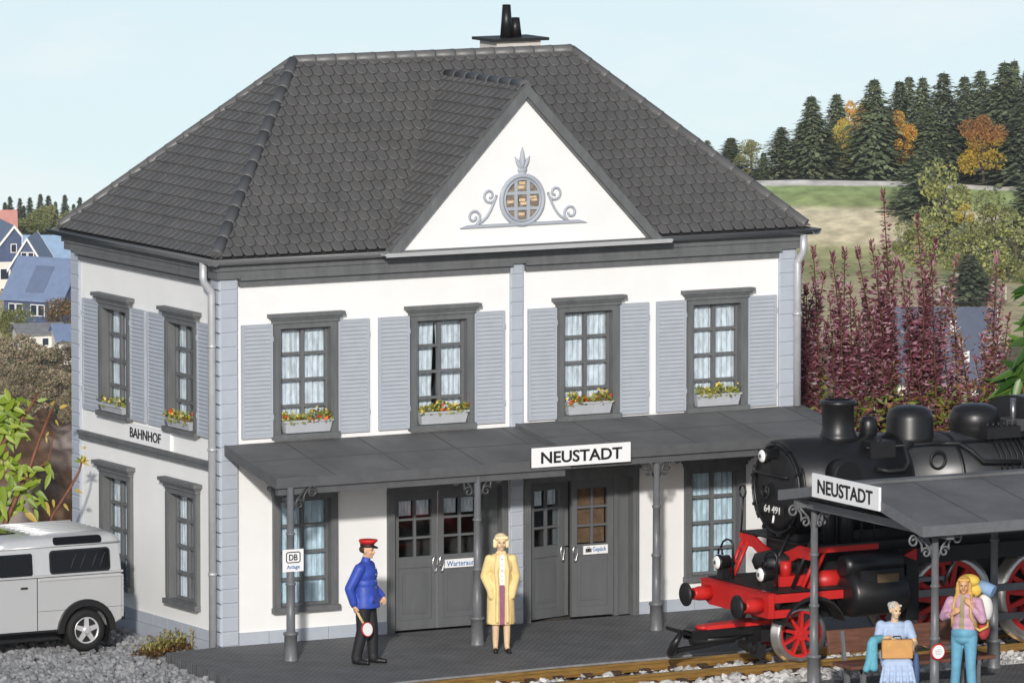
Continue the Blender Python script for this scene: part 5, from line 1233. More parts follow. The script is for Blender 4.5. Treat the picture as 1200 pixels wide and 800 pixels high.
for _ in range(11000):
    x = rnd.uniform(-12, 11.5); y = cl(x)+rnd.uniform(-2.2, .68)
    if x < 5 and rnd.random() < .25: y = rnd.uniform(-9, -6.5)
    d = y-cl(x)
    if abs(d-.51) < .07 or abs(d+.51) < .07: continue
    if abs(d) < .45: z = -.20+rnd.uniform(0,.05)
    elif d > 0: z = -.20+rnd.uniform(0,.04)
    else: z = -.20+rnd.uniform(-.03,.08)-max(0,-d-1.6)*.08
    if x > 4.85 and y < -6.55: continue
    stone(mb, (x, y, z), rnd.uniform(.045,.10), rnd)
tag(mb.build('ballast', stonemat('ballast_stone', (.30,.295,.285), (.70,.69,.67))), 'pale ballast stones', kind='stuff')

# ------------------------------------------------------------------ small plants near the station
def blade(mb, p, d, ln, w, droop=.3, n=4, up=V((0,0,1))):
    p, d = V(p), V(d).normalized(); s = d.cross(up)
    if s.length < .01: s = V((1,0,0))
    s.normalize(); L_ = []; R_ = []
    for i in range(n+1):
        t = i/n; q = p+d*ln*t+V((0,0,-droop*ln*t*t)); ww = w*sin(pi*min(1, .12+.88*t)**.8)*.5 if i < n else 0.001
        L_.append(q-s*ww+up*abs(ww)*.25); R_.append(q+s*ww+up*abs(ww)*.25)
    C_ = [p+d*ln*(i/n)+V((0,0,-droop*ln*(i/n)**2)) for i in range(n+1)]
    m = n+1; mb.add(L_+C_+R_, [(i, i+1, m+i+1, m+i) for i in range(n)]+[(m+i, m+i+1, 2*m+i+1, 2*m+i) for i in range(n)], True)
tf = thing('grass_tuft', 'low tuft of brown and yellow-green moss on the gravel at the platform corner', 'plant', (-.45,.75,-.15))
rnd = random.Random(5); mb1, mb2 = MB(), MB()
for _ in range(1500):
    q = rnd.random(); x = -1.0+1.15*q+rnd.gauss(0,.06); y = .45+.75*q+rnd.gauss(0,.13); h = .08+.20*sin(pi*min(1,max(0,q)))**.6
    z = -.16+rnd.random()*h*(.5 if rnd.random() < .5 else 1); d = (rnd.gauss(0,.7), rnd.gauss(0,.7), .7)
    blade(mb2 if (z > -.06 and rnd.random() < .75) else mb1, (x, y, z), d, rnd.uniform(.05,.11), .025, .3, 2)
mb1.build('brown_moss', leafmat('brown_moss', (.10,.05,.015), (.30,.17,.05)), tf); mb2.build('green_moss', leafmat('green_moss', (.22,.22,.04), (.50,.46,.16)), tf)
wd = thing('wall_weed', 'thin dry weed growing against the side-wall plinth beside the downpipe', 'plant', (-.08,.75,-.15)); mb = MB()
mb.tube([(-.08,.75,-.15), (-.09,.76,.05), (-.08,.74,.17)], .01, 5); 
for k in range(9): blade(mb, (-.085,.755,-.1+.03*k), (rnd.gauss(0,1), rnd.gauss(0,1), .6), .09, .035, .2, 2)
mb.build('stem', leafmat('dry_weed', (.35,.22,.1), (.5,.42,.2)), wd)
# leafy shrub behind the car
Y0 = 3.3
def ly(u, v, dy=0.): return aty(u, v, Y0+dy)
sh = thing('leafy_shrub', 'young shrub with large light green leaves and reddish stems, behind the car', 'shrub', tuple(V((ly(4,618).x, Y0, -.2))))
stemm = mat('red_brown_stem', (.16,.06,.03), .6, var=.3, scale=6)
mb = MB()
def stem(pts, r0, r1): n = len(pts); mb.tube([ly(*p) for p in pts], [r0+(r1-r0)*i/(n-1) for i in range(n)], 6)
stem([(-18,772,.2), (-8,690,.1), (4,618), (20,580), (34,550), (46,515), (61,478)], .055, .018)
stem([(-40,772,.1), (-20,600), (0,524), (18,500), (35,478), (45,460)], .05, .014)
stem([(40,772,.3), (50,660,.2), (61,604,0), (83,570,-.1), (93,552,-.1), (97,535,-.1)], .032, .013); stem([(28,562), (45,548), (56,540), (60,525), (63,505)], .018, .008); stem([(-30,690,.2), (-10,610), (8,575), (20,568)], .03, .012)
mb.build('stem', stemm, sh)
LM = [leafmat('leaf_lime', (.15,.24,.015), (.30,.38,.035), .45, .3), leafmat('leaf_yellow', (.40,.28,.04), (.58,.42,.09), .5, .3)]
lf = [MB(), MB()]; rnd = random.Random(21)
def leaf(u, v, ang, ln, k=0, w=.42, tilt=0.):
    p = ly(u, v, rnd.uniform(-.15,.15)); a = radians(ang); d = Rt*cos(a)+V((0,0,1))*sin(a)+V((-HV.x, -HV.y, 0))*rnd.uniform(-.1,.5)
    nrm = (V((-HV.x, -HV.y, .35))+Rt*rnd.uniform(-.4,.4)).normalized()
    blade(lf[k], p, d, ln*.56, ln*w*.52, .15, 6, nrm)
for u, v, a, l in [(8,480,60,.45),(8,482,110,.42),(10,484,20,.4),(6,486,160,.4),(14,490,-30,.4),(12,492,-80,.45),(20,492,-60,.42),(24,486,-10,.36),(18,478,70,.36),(2,500,-100,.45),(22,505,-100,.42),(36,478,110,.3),(44,470,20,.28),(30,470,150,.3),
                   (2,548,30,.46),(10,545,0,.45),(18,540,60,.32),(4,552,120,.4),(6,556,-40,.42),(14,562,20,.42),(2,570,-80,.5),(-4,580,-70,.5),(10,575,-110,.45),(32,576,170,.42),(30,572,30,.45),(40,574,-30,.42),(46,582,-60,.36),(26,590,-150,.45),(58,556,-110,.36),(54,540,-75,.46),(57,548,-60,.3),(20,600,200,.3),(0,600,-60,.5),(8,512,-60,.4),(-5,470,30,.45),(-4,535,60,.5)]: leaf(u, v, a, l)
for u, v, a, l in [(rnd.uniform(-6,26), rnd.uniform(466,512), rnd.uniform(0,360), rnd.uniform(.3,.42)) for _ in range(60)]+[(rnd.uniform(-6,44), rnd.uniform(535,600), rnd.uniform(0,360), rnd.uniform(.28,.42)) for _ in range(48)]: leaf(u, v, a, l)
for u, v, a, l in [(53,588,-70,.34),(30,600,-35,.42),(65,492,-60,.16),(57,506,-130,.14),(54,512,-80,.14),(75,590,-50,.2),(88,573,-20,.22),(62,585,-80,.2),(70,478,30,.26),(60,475,60,.2)]: leaf(u, v, a, l, 1)
for a in (20, 55, 90, 130, 165, -20, 70): leaf(96, 541, a, .24, 0 if a in (130,165,90) else 1, .3)
for a in (100, 60, 140): leaf(99, 526, a, .12, 1, .3)
lf[0].build('green_leaves', LM[0], sh); lf[1].build('yellow_leaves', LM[1], sh)
# boulder
def rockmat():
    m = mat('mossy_rock', (.13,.078,.048), .85, var=.45, scale=1.3, bump=.5, bscale=9, detail=8, stretch=(1,1,2.2)); N = m.node_tree.nodes; L = m.node_tree.links; b = N['Principled BSDF']
    w = N.new('ShaderNodeTexWave'); w.inputs['Scale'].default_value = .8; w.inputs['Distortion'].default_value = 14; w.inputs['Detail'].default_value = 5; w.inputs['Detail Scale'].default_value = 1.6
    tc = N.new('ShaderNodeTexCoord'); L.new(tc.outputs['Object'], w.inputs['Vector'])
    n = N.new('ShaderNodeTexNoise'); n.inputs['Scale'].default_value = .9; n.inputs['Detail'].default_value = 5; L.new(tc.outputs['Object'], n.inputs['Vector'])
    r = N.new('ShaderNodeValToRGB'); r.color_ramp.elements[0].position = .48; r.color_ramp.elements[1].position = .62; L.new(n.outputs['Fac'], r.inputs[0])
    old = b.inputs['Base Color'].links[0].from_socket
    a = N.new('ShaderNodeMix'); a.data_type = 'RGBA'; L.new(r.outputs[0], a.inputs[0]); L.new(old, a.inputs[6]); a.inputs[7].default_value = (.25,.21,.19,1)
    c = N.new('ShaderNodeMix'); c.data_type = 'RGBA'; c.blend_type = 'MULTIPLY'; c.inputs[0].default_value = .45; L.new(a.outputs[2], c.inputs[6]); L.new(w.outputs['Color'], c.inputs[7]); L.new(c.outputs[2], b.inputs['Base Color']); return m
from mathutils import noise
mb = MB(); R = []; c = V((1.05, 8.2, .2))
n, m = 60, 40; vs_ = []; fs = []
for i in range(m+1):
    th = pi*i/m
    for k in range(n):
        ph = 2*pi*k/n; d = V((sin(th)*cos(ph), sin(th)*sin(ph), cos(th))); f = 1+.22*noise.noise(d*1.6+V((3,1,2)))+.10*noise.noise(d*4)+.04*noise.noise(d*11)
        vs_.append(c+V((d.x*1.9*f, d.y*1.4*f, d.z*2.35*f)))
for i in range(m):
    for k in range(n): fs.append((i*n+k, i*n+(k+1) % n, (i+1)*n+(k+1) % n, (i+1)*n+k))
mb.add(vs_, fs, True); bo = mb.build('boulder', rockmat()); tag(bo, 'large brown mossy boulder behind the car and the leafy shrub', 'boulder')

# heather
stm = mat('heather_stem', (.10,.05,.02), .7, var=.3); fl1 = leafmat('heather_maroon', (.06,.018,.024), (.36,.12,.16), .5, .3); fl2 = leafmat('heather_pink', (.42,.18,.25), (.70,.46,.52), .5, .35); fl3 = leafmat('heather_pale', (.55,.42,.36), (.80,.74,.70), .5, .35); gl = leafmat('heather_leaf', (.07,.12,.015), (.28,.34,.07), .5, .3)
gold = leafmat('heather_gold', (.22,.12,.03), (.40,.26,.08), .5, .3)
bushes = [(946, [(939,310),(953,292),(945,335),(956,332),(962,350),(936,360),(950,365),(966,322),(972,348),(941,385)]),
          (990, [(975,298),(990,293),(982,330),(996,335),(985,355),(1000,352),(977,365),(968,380),(1008,370)]),
          (1030, [(1004,292),(1021,284),(1035,225),(1028,305),(1041,320),(1014,330),(1050,303),(1036,345),(1022,362),(1047,352),(1012,350)]),
          (1078, [(1056,309),(1074,254),(1066,330),(1084,320),(1092,300),(1097,282),(1078,345),(1088,355),(1060,352),(1104,340),(1070,372)]),
          (1118, [(1122,302),(1112,345),(1118,372),(1126,400),(1104,385)]),
          (1150, [(1168,298),(1176,336),(1162,352),(1182,370),(1150,395),(1170,395),(1142,420),(1186,400),(1190,425)])]
hl = ['purple heather clump of short spikes right beside the building downpipe', 'purple heather clump with three even dark tips, second from the station', 'tallest purple heather clump with one spike rising above the meadow', 'purple heather clump with a tall open spike in front of the dark spruce', 'thin pinkish heather clump in front of the slate roof', 'leaning pinkish heather clump nearest the dark green leaves']
rnd = random.Random(9)
def floret(mb, p, d, ln, w):
    d = d.normalized(); s = d.orthogonal().normalized(); s = Matrix.Rotation(rnd.uniform(0,6.28), 3, d) @ s; t = d.cross(s)
    for e in (s, t): mb.add([p, p+d*ln*.5+e*w, p+d*ln, p+d*ln*.5-e*w], [(0,1,2,3)])
for bi, (bu, tips) in enumerate(bushes):
    yb_ = 4.0+.35*(bi % 3); base = aty(bu+4, 640, yb_); base.z = -.26
    hb = thing('heather_bush', hl[bi], 'heather', tuple(base), 'heather clumps beside the station')
    S_, A, Bm, Cm, G, Gd = MB(), MB(), MB(), MB(), MB(), MB()
    extra = [(bu+rnd.uniform(-26,26), rnd.uniform(385,450) if bi < 4 else rnd.uniform(430,470)) for _ in range(6)]
    for ti, (u, v) in enumerate(tips+extra):
        tip = aty(u, v, yb_+rnd.uniform(-.5,.5)); ro = base+V((rnd.uniform(-.35,.35), rnd.uniform(-.3,.3), 0))
        lean = V((rnd.uniform(-.12,.12), rnd.uniform(-.1,.1), 0)); H = tip.z-base.z
        def path(t): return ro.lerp(tip, t)+lean*sin(pi*t)*1.2+V((tip.x-ro.x, tip.y-ro.y, 0))*(-.25*sin(pi*t))
        pts = [path(i/8) for i in range(9)]; S_.tube(pts, [.03-.023*i/8 for i in range(9)], 5)
        n = int(H*80); pale = bi >= 4
        for i in range(n):
            t = .30+.70*(i/n); p = path(t); k = 1-t
            tz_ = rnd.random(); az = rnd.uniform(0, 6.28); up = rnd.uniform(-.35,.65)
            d = V((cos(az), sin(az), up)); ln = (.055+.07*min(1, k*5))*rnd.uniform(.6,1.25)
            if k < .04: d = V((cos(az)*.5, sin(az)*.5, .8)); ln = .09
            q = rnd.random(); tgt = A
            if t < .6 and q < .75: tgt = G if q < .42 else Gd
            elif t < .62 and q < .25: tgt = G
            elif q < (.30 if pale else .20): tgt = Bm
            elif q < (.42 if pale else .22): tgt = Cm
            elif pale and q < .6: tgt = Gd
            floret(tgt, p+d*.015, d, ln, ln*.14)
            if i % 9 == 0 and t < .8 and k > .1:     # short side shoot
                d2 = V((cos(az), sin(az), 1.2)).normalized()
                for j in range(7): floret(tgt if rnd.random() < .5 else A, p+d2*.05*j, (d2*.4+V((rnd.gauss(0,1), rnd.gauss(0,1), rnd.gauss(0,.6)))*.7), .085, .011)
    for _ in range(900):     # dense foot
        p = base+V((rnd.gauss(0,.45), rnd.gauss(0,.35), rnd.uniform(.2,2.6))); floret(rnd.choice([G,G,G,A,Gd]), p, V((rnd.gauss(0,1), rnd.gauss(0,1), rnd.uniform(-.2,1))), .17, .02)
    S_.build('stem', stm, hb); A.build('maroon_flowers', fl1, hb); Bm.cur = 1; o_ = len(Bm.f); Bm.add(Cm.v, Cm.f); Bm.build('pink_flowers', [fl2, fl3], hb); G.build('leaves', gl, hb); Gd.build('dry_flowers', gold, hb)
# evergreen plant at the right edge
yq = 3.2; b0 = aty(1222, 640, yq); b0.z = -.26
ev = thing('evergreen_shrub', 'dark green shrub with long pointed leaves at the right edge, beside the heather', 'shrub', tuple(b0)); mb = MB(); S_ = MB()
for u0, v0 in ((1212,335), (1205,405), (1196,440), (1200,462), (1215,380), (1222,350), (1186,458)):
    p = aty(u0, v0, yq+rnd.uniform(-.3,.3)); S_.tube([b0, b0.lerp(p, .5)+V((.1,0,.1)), p], [.04,.03,.012], 6)
    for k in range(11):
        a = radians(k*360/11+rnd.uniform(-12,12)); d = Rt*cos(a)+V((0,0,1))*(sin(a)*.75+.1)+V((-HV.x,-HV.y,0))*rnd.uniform(-.3,.6)
        blade(mb, p+V((0,0,rnd.uniform(-.08,.08))), d, rnd.uniform(.32,.5), .13, .25, 5, (V((-HV.x,-HV.y,.7))+Rt*rnd.uniform(-.3,.3)).normalized())
S_.build('stem', stemm, ev); mb.build('leaves', leafmat('evergreen_leaf', (.025,.075,.012), (.10,.19,.03), .35, .2), ev)

# ------------------------------------------------------------------ background trees
bark = mat('bark', (.10,.075,.055), .9, var=.3)
def conifer(label, seed, c1, c2, group):
    rnd = random.Random(seed); t = thing('spruce_tree', label, 'spruce', (0,0,0), group)
    mb = MB(); mb.tube([(0,0,0), (0,0,.5), (0,0,1)], [.016,.010,.002], 6); mb.build('trunk', bark, t)
    mb = MB(); z = .05
    while z < .985:
        R = .235*(1-z)**.82*(1+.12*sin(z*23+seed)+.10*sin(z*57+seed*2))+.008; n = 12 if z < .8 else 7
        for k in range(n):
            a = 2*pi*(k+rnd.random())/n; r = R*(rnd.uniform(.55,1.3)+.18*sin(a*2+z*9+seed)); d = V((cos(a), sin(a), 0)); s = V((-sin(a), cos(a), 0))
            dr_ = rnd.uniform(.12,.4)
            for j in range(6):
                q = .2+.85*j/6+rnd.uniform(0,.08); p = d*r*q+V((0,0,z-r*q*dr_+rnd.uniform(-.006,.006))); l = .046*(1-z*.45)*rnd.uniform(.7,1.3); w = l*rnd.uniform(.5,.75)*(1.25-.5*q)
                dd_ = (d*rnd.uniform(.5,1)+s*rnd.uniform(-.6,.6)+V((0,0,rnd.uniform(-.6,.05)))).normalized(); ss_ = dd_.cross(V((rnd.uniform(-.4,.4), rnd.uniform(-.4,.4), 1))).normalized()
                mb.add([p-dd_*l*.3, p+ss_*w*.7+dd_*l*.25, p+dd_*l, p-ss_*w*.7+dd_*l*.25], [(0,1,2,3)])
        z += .020*(1.15-z*.45); 
    mb.build('crown', leafmat('spruce_needles_%d' % seed, c1, c2, .7, .1), t); return t
def broadleaf(label, seed, cols, group, shape=(.30,.30,.42), leaves=2600, size=.021, split=None):
    rnd = random.Random(seed); t = thing('broadleaf_tree', label, 'tree', (0,0,0), group)
    mb = MB(); mb.tube([(0,0,0), (.01,0,.25), (0,.01,.6), (0,0,.85)], [.022,.018,.01,.003], 6)
    lobes = []
    for k in range(16):
        a = rnd.uniform(0,6.28); h = rnd.uniform(.18,.92); rr = shape[0]*rnd.uniform(.3,.8)*sin(pi*min(1,(h*.8+.15)))
        c = V((cos(a)*rr, sin(a)*rr, h)); lobes.append((c, rnd.uniform(.08,.17))); mb.tube([(0,0,max(.12, h*.55)), (c.x*.5, c.y*.5, h*.85), tuple(c)], [.008,.005,.002], 5)
    mb.build('trunk', bark, t); mbs = [MB() for _ in cols]
    leaves = int(leaves*1.9)
    for _ in range(leaves):
        c, r = rnd.choice(lobes); d = V((rnd.gauss(0,1), rnd.gauss(0,1), rnd.gauss(0,1))).normalized(); p = c+d*r*rnd.uniform(.55,1.1)**.7
        if p.z < .08: continue
        a = V((rnd.gauss(0,1), rnd.gauss(0,1), rnd.gauss(0,1))).normalized(); b = a.orthogonal().normalized(); s = size*rnd.uniform(.5,1.1)
        i = rnd.randrange(len(cols)) if split is None else (1 if p.z+rnd.gauss(0,.06) > split else 0)
        mbs[i].add([p-a*s, p+b*s*.7, p+a*s, p-b*s*.7], [(0,1,2,3)])
    for i, m in enumerate(mbs): m.build('crown', cols[i], t)
    return t
used = set()
def place(proto, u, vt, s, wid=None, vb=None, label=None, group=None, name=None):
    p = at(u, 300, s); zb = tz(s, (u-600)/FPX*s) if vb is None else at(u, vb, s).z
    zt = at(u, vt, s).z; h = zt-zb
    o = proto if proto.name not in used else copy_tree(proto); used.add(proto.name)
    o.location = (p.x, p.y, zb); w = h if wid is None else wid*(1.42/.40 if 'spruce' in proto.name else 1/.62)*s/FPX; o.scale = (w, w, h); o.rotation_euler = (random.uniform(-.03,.03),random.uniform(-.03,.03),random.uniform(0,6.28))
    if label: o['label'] = label
    if group: o['group'] = group
    return o
gf = 'spruces along the upper edge of the meadow'
labf = 'tall dark green spruce in the close row along the upper edge of the meadow'
con = [conifer(labf, 31, (.06,.084,.05), (.28,.32,.17), gf), conifer(labf, 32, (.066,.094,.055), (.30,.35,.18), gf), conifer(labf, 33, (.056,.076,.05), (.25,.29,.16), gf)]
i = 0
for u, vt, w, s in [(952,111,50,1256),(981,109,46,1290),(938,142,34,1285),(914,148,42,1256),(1022,91,58,1256),(1054,94,46,1290),(1063,88,40,1300),(1081,89,44,1280),(1102,84,56,1262),(1129,88,44,1285),(1147,81,52,1290),(1162,96,50,1270),(1176,71,58,1262),(1189,69,46,1280),(1205,80,60,1258),(1040,125,46,1270),(1088,125,50,1258),(1120,120,40,1268),(968,150,40,1262),(1000,155,44,1270),(1195,120,60,1252),(1150,140,44,1272),(1070,140,44,1262),(1225,75,60,1270)]:
    place(con[i % 3], u, vt, s, w); i += 1
place(con[0], 857, 161, 1262, 38, label='dark spruce rising just above the right slope of the station roof', group='')
place(con[1], 828, 164, 1300, 24, label='tip of a spruce just showing over the station roof ridge', group='')
place(con[2], 893, 178, 1252, 26, vb=240, label='small dark spruce at the left end of the spruce row, low over the roof', group='')
place(con[1], 1078, 172, 1232, 56, label='lone spruce standing in the meadow below the forest row, left of the olive trees', group='')
place(con[2], 1136, 298, 1150, 54, vb=352, label='small wide blue-green spruce above the slate roof of the right-hand house', group='')
place(con[0], 1204, 196, 1225, 46, label='spruce half cut off by the right edge of the picture, in front of the meadow', group='')
olive = leafmat('olive_leaf', (.21,.24,.08), (.48,.50,.21), .6, .25); yel = leafmat('yellow_leaf', (.55,.38,.05), (.80,.60,.13), .6, .3); ora = leafmat('orange_leaf', (.55,.23,.04), (.78,.40,.10), .6, .3); rus = leafmat('rust_leaf', (.40,.18,.06), (.62,.34,.14), .6, .3); ylg = leafmat('yellow_green_leaf', (.32,.35,.08), (.58,.56,.18), .6, .3); pal = leafmat('pale_birch_leaf', (.28,.29,.16), (.48,.48,.32), .6, .3); dgr = leafmat('dull_green_leaf', (.13,.15,.07), (.31,.33,.16), .6, .2)
bro = leafmat('brown_leaf', (.22,.16,.10), (.42,.32,.21), .7, .2); gre = leafmat('grey_twig', (.24,.18,.12), (.42,.33,.23), .8, .1)
t1 = broadleaf('yellow and rust-topped autumn tree standing before the dark spruces, at upper right', 41, [yel, rus], '', (.42,.42,.5), split=.62); place(t1, 1152, 136, 1249, 56)
t2 = broadleaf('orange-yellow autumn tree squeezed between two spruces, right of the tallest left spruces', 42, [yel, ora], '', (.40,.40,.5)); place(t2, 1056, 131, 1257, 34, vb=200)
t3 = broadleaf('orange autumn tree showing its round top behind the spruces', 43, [ora, yel], '', (.42,.42,.5)); place(t3, 1003, 117, 1288, 36)
t4 = broadleaf('yellow-green tree between the two tallest left spruces', 44, [ylg, yel], '', (.36,.36,.5)); place(t4, 987, 140, 1262, 30)
t5 = broadleaf('thin pale birch beside the dark spruce over the station roof', 45, [pal, ylg], '', (.36,.36,.5), 1200); place(t5, 881, 163, 1256, 38)
t6 = broadleaf('broad olive tree in the meadow behind the tall heather spikes', 46, [olive, dgr, ylg], '', (.42,.42,.5), 2600); place(t6, 1110, 192, 1216, 88, vb=345)
for (u, vt, w, s, vb, lab) in [(1168,225,54,1216,335,'rounded olive tree in the meadow right of the broad olive tree'), (1192,255,60,1205,345,'low olive and yellow tree at the right edge above the dark green leaves'), (1140,262,44,1208,340,'small olive tree between the broad olive tree and the slate roof'), (1087,258,42,1212,330,'dull olive bush at the foot of the broad olive tree'), (1062,262,34,1214,325,'brownish bush directly behind the tall heather spikes'), (1180,300,50,1190,350,'lowest olive bush beside the small blue-green spruce')]:
    place(t6, u, vt, s, w*1.4, vb, label=lab)
t7 = broadleaf('orange and yellow bush peeping over the right end of the station eaves', 47, [ora, ylg], '', (.45,.45,.5), 900, .034); place(t7, 907, 243, 1225, 30, vb=290)
t8 = broadleaf('yellow bush in front of the olive trees at the right', 48, [yel, ylg], '', (.45,.45,.5), 900, .034); place(t8, 1130, 238, 1213, 22, vb=265)
# left skyline
gl_ = 'spruces on the far skyline at the left'; labl = 'small hazy spruce on the far skyline at the left'
far = conifer(labl, 34, (.045,.062,.045), (.15,.175,.12), gl_)
for u, vt, w in [(12,229,18),(22,231,16),(35,230,18),(47,226,20),(57,228,20),(67,235,16),(77,227,20),(92,230,18),(100,236,16),(4,236,18),(112,232,18),(28,240,16),(85,238,16)]: place(far, u, vt, 1330, w)
b1 = broadleaf('dull olive tree behind the blue gabled house, below the far spruces', 49, [olive, dgr], '', (.45,.45,.5), 1800, .028); place(b1, 45, 241, 1270, 34, vb=275)
for u, vt, w, lab in ((68,239,44,'round olive tree behind the blue houses, beside the station roof'), (92,243,40,'olive tree partly hidden by the left corner of the station roof'), (15,250,30,'olive tree behind the red roof at the left edge')): place(b1, u, vt, 1275, w, 285, label=lab)
b2 = broadleaf('brown autumn tree in front of the large slate roof, beside the corner of the station', 50, [bro, rus, dgr], '', (.45,.45,.5), 2600, .022); place(b2, 72, 352, 1080, 46, 425)
b3 = broadleaf('olive green tree in front of the village houses near the left edge', 51, [olive, ylg, dgr], '', (.45,.45,.5), 2200, .022); place(b3, 16, 356, 1085, 40, 425)
b4 = broadleaf('tangle of bare brown bushes below the village, left of the station corner', 52, [bro, gre, gre, dgr], '', (.5,.5,.5), 3200, .022)
for k, (u, vt, w, vb) in enumerate([(15,395,60,480),(52,405,60,480),(84,400,50,478),(-8,420,50,490),(35,430,60,500),(70,435,56,500),(92,440,40,500),(5,450,50,510)]):
    place(b4, u, vt, 1010-k*9, w, vb, label='tangled brown and grey leafless bush on the slope below the village', group='bare bushes on the slope below the village')

# ------------------------------------------------------------------ village
def slate(name, c): return mat(name, c, .45, var=.10, scale=.8, spec=.5)
sl1 = slate('blue_slate', (.15,.19,.29)); sl2 = slate('pale_blue_roof', (.30,.42,.58)); sl3 = slate('grey_blue_roof', (.20,.26,.40)); redr = mat('red_tile_roof', (.55,.26,.22), .7, var=.1, scale=1.)
wht = mat('village_white', (.74,.72,.66), .8, var=.04, scale=.5); cladd = mat('slate_cladding', (.075,.10,.19), .6, var=.15, scale=1.2); win = mat('village_window', (.03,.04,.06), .15, var=0); wfr = mat('village_frame', (.8,.8,.78), .6, var=0)
def house(label, u, s, L_, Wd, hw, hr, yaw, roofm, wallm, gablem=None, vb=None, wins=(), trim=False, chim=None, sky=None):
    c = at(u, 300, s); zb = tz(s)-.3 if vb is None else at(u, vb, s).z
    e1 = Rt*cos(yaw)+HV*sin(yaw); e2 = -Rt*sin(yaw)+HV*cos(yaw); o = V((c.x, c.y, zb))
    T = lambda a, b, z: o+e1*a+e2*b+V((0,0,z))
    h = thing('village_house', label, 'house', tuple(o))
    mb = MB(T); mb.box(-L_/2, L_/2, -Wd/2, Wd/2, 0, hw); mb.build('wall', wallm, h)
    if 1:
        g1, g2 = MB(T), MB(T)
        for q, x in ((g1, -L_/2), (g2, L_/2-.2)): q.add([(x,-Wd/2,hw), (x,Wd/2,hw), (x,0,hw+hr), (x+.2,-Wd/2,hw), (x+.2,Wd/2,hw), (x+.2,0,hw+hr)], [(0,1,2)[::-1], (3,4,5), (0,1,4,3), (1,2,5,4), (2,0,3,5)]); q.build('gable', gablem or wallm, h)
    mb = MB(T); k = hr/(Wd/2); ov = .45
    for sg in (-1, 1):
        a = [(-L_/2-ov, sg*(Wd/2+ov), hw-k*ov), (L_/2+ov, sg*(Wd/2+ov), hw-k*ov), (L_/2+ov, 0, hw+hr), (-L_/2-ov, 0, hw+hr)]
        mb.hexa([(x, y, z+.02) for x, y, z in a]+[(x, y, z+.22) for x, y, z in a])
    r = mb.build('roof', roofm, h)
    if trim:
        for x in (-L_/2-ov-.12, L_/2+ov):
            mb = MB(T)
            for sg in (-1, 1): mb.hexa([(x, sg*(Wd/2+ov), hw-k*ov-.2), (x+.12, sg*(Wd/2+ov), hw-k*ov-.2), (x+.12, 0, hw+hr-.2), (x, 0, hw+hr-.2), (x, sg*(Wd/2+ov), hw-k*ov+.28), (x+.12, sg*(Wd/2+ov), hw-k*ov+.28), (x+.12, 0, hw+hr+.28), (x, 0, hw+hr+.28)])
            mb.build('bargeboard', wfr, r)
    if chim:
        mb = MB(T); mb.box(chim-.35, chim+.35, -.9, -.3, hw+hr-1, hw+hr+.8); mb.build('chimney', wht, r)
    if sky:
        for x, q, *e_ in sky:
            kx, ky, km = e_ if e_ else (.4, .45, wfr)
            y = -Wd/2*(1-q); z = hw+hr*q+.24; mb = MB(T); mb.hexa([(x-kx, y-ky, z-k*ky), (x+kx, y-ky, z-k*ky), (x+kx, y+ky, z+k*ky), (x-kx, y+ky, z+k*ky)]+[(x-kx, y-ky, z-k*ky+.12), (x+kx, y-ky, z-k*ky+.12), (x+kx, y+ky, z+k*ky+.12), (x-kx, y+ky, z+k*ky+.12)]); mb.build('skylight', km, r)
    for face, x, z, ww, hh in wins:
        for nm, g, mm, d in (('window', .12, wfr, .05), ('pane', 0, win, .09)):
            mb = MB(T)
            if face == 'f': mb.box(x-ww/2-g, x+ww/2+g, -Wd/2-d, -Wd/2+.02, z-hh/2-g, z+hh/2+g)
            else:
                sgn_ = -1 if face == 'l' else 1; q = sgn_*L_/2; mb.box(min(q, q+sgn_*d), max(q, q+sgn_*d), x-ww/2-g, x+ww/2+g, z-hh/2-g, z+hh/2+g)
            if nm == 'window': wf_ = mb.build(nm, mm, h)
            else: mb.build(nm, mm, wf_)
    return h
house('house with a large grey-blue slate roof and skylights, behind the heather at the right', 1104, 1030, 13.4, 13, 2.6, 8.6, -.05, slate('dark_slate', (.10,.118,.165)), wht, vb=462, trim=True, sky=((1.5,.72), (-1.5,.35), (3.2,.3)), wins=[('f',x,1.5,1,1.2) for x in (-4,-1,2,5)])
house('house with a faded red tiled roof at the left edge of the village', -2, 1215, 5, 8, 4, 5.2, .1, redr, wht, vb=318)
house('house with a dark slate gable and white lower storey at the left edge', 8, 1180, 11, 8.5, 6.3, 5.2, pi/2+.25, sl1, wht, cladd, vb=352, trim=True, wins=[('l',0,8.3,.7,1.1), ('l',-3,4.5,1.2,1.5), ('l',-.9,4.5,1.2,1.5), ('l',1.4,4.5,1.2,1.5), ('l',-3,1.6,1.2,1.5), ('l',-.9,1.6,1.2,1.5), ('l',1.4,1.6,1.2,1.5)], sky=((-2,.5,1.2,1.0,sl2),))
house('dark slate-clad house with a white-edged front gable', 38, 1160, 9, 5, 6.2, 4.0, pi/2-.1, sl1, cladd, cladd, vb=358, trim=True, wins=[('l',-.5,7.6,.7,1.1), ('l',.5,7.6,.7,1.1), ('l',0,5.2,1.2,.3)])
house('long house with a pale blue metal roof beside the station roof corner', 68, 1172, 9.5, 7, 5.2, 3.4, .05, sl2, wht, vb=345, trim=True, wins=[('f',-2,3.6,1,1.4), ('f',0,3.6,1,1.4), ('f',2.2,3.6,1,1.4)])
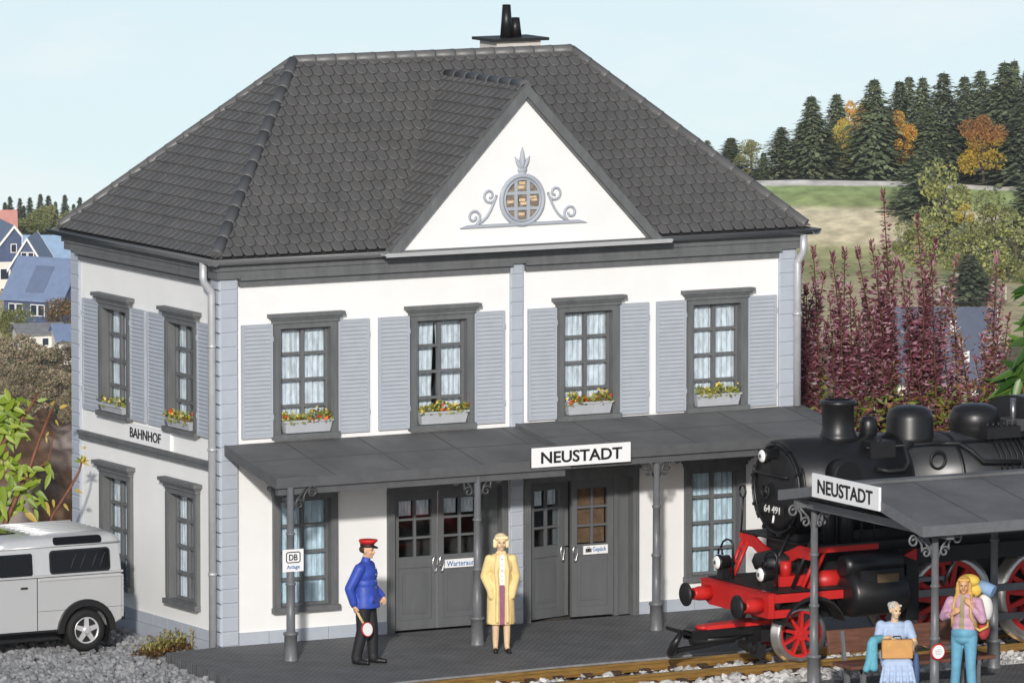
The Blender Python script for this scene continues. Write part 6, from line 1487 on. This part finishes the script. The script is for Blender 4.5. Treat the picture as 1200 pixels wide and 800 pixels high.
house('house with a broad grey-blue roof and dark roof panel, before the slate-clad gables', 58, 1115, 9.5, 9, 6.3, 5.1, -.5, sl3, cladd, vb=398, wins=[('f',x,z,.9,1.4) for x in (-3.4,-2.2,.2,1.4,3.4) for z in (1.8,4.6)]+[('r',0,4.6,1,1.4)], sky=((0,.42,1.5,1.5,sl1),), trim=False)
house('small pale house almost hidden by brown trees, next to the station corner', 84, 1050, 5, 5, 3.4, 1.6, .3, sl3, wht, vb=425, wins=[('f',-1,2,.8,1.1), ('f',1,2,.8,1.1)])
house('low grey-roofed shed among the bushes below the village', 44, 1052, 6, 4, 2.4, 1.0, .3, mat('weathered_roof', (.22,.22,.23), .7, var=.2, scale=1.), wht, vb=410, wins=[('f',-1.5,1.3,.8,.9), ('f',.5,1.3,.8,.9)])
# meadow fence behind the spruce
fp = thing('wooden_fence', 'short row of pale wooden posts on the meadow beside the small blue-green spruce', 'fence', tuple(at(1135, 350, 1160)))
for k in range(6):
    p = at(1108+k*14, 352, 1160); mb = MB(); mb.box(p.x-.15, p.x+.15, p.y-.15, p.y+.15, tz(1160)-.5, tz(1160)+2.2); mb.build('post', mat('pale_wood', (.5,.46,.4), .8, var=.1) if k == 0 else bpy.data.materials['pale_wood'], fp)
mb = MB(); a, b = at(1108, 350, 1160), at(1178, 350, 1160); mb.cbox(((a.x+b.x)/2, (a.y+b.y)/2, tz(1160)+1.6), (b-a)*.5, (.05,.05,0), (0,0,.08)); mb.build('rail', bpy.data.materials['pale_wood'], fp)

# ------------------------------------------------------------------ haze: one even, closed volume round the camera and everything else
hz = bpy.data.materials.new('haze_air'); hz.use_nodes = True; N = hz.node_tree.nodes; L = hz.node_tree.links
for n in list(N):
    if n.type == 'BSDF_PRINCIPLED': N.remove(n)
pv = N.new('ShaderNodeVolumePrincipled'); pv.inputs['Color'].default_value = (.86,.92,1,1); pv.inputs['Density'].default_value = .00004
L.new(pv.outputs[0], N['Material Output'].inputs['Volume'])
T_ = lambda a, b, z: V((CAM.x, CAM.y, 0))+Rt*a+HV*b+V((0,0,z))
mb = MB(T_); mb.box(-900, 900, -90, 1680, -163, 20.5); hb_ = mb.build('haze', hz); tag(hb_, kind='stuff')
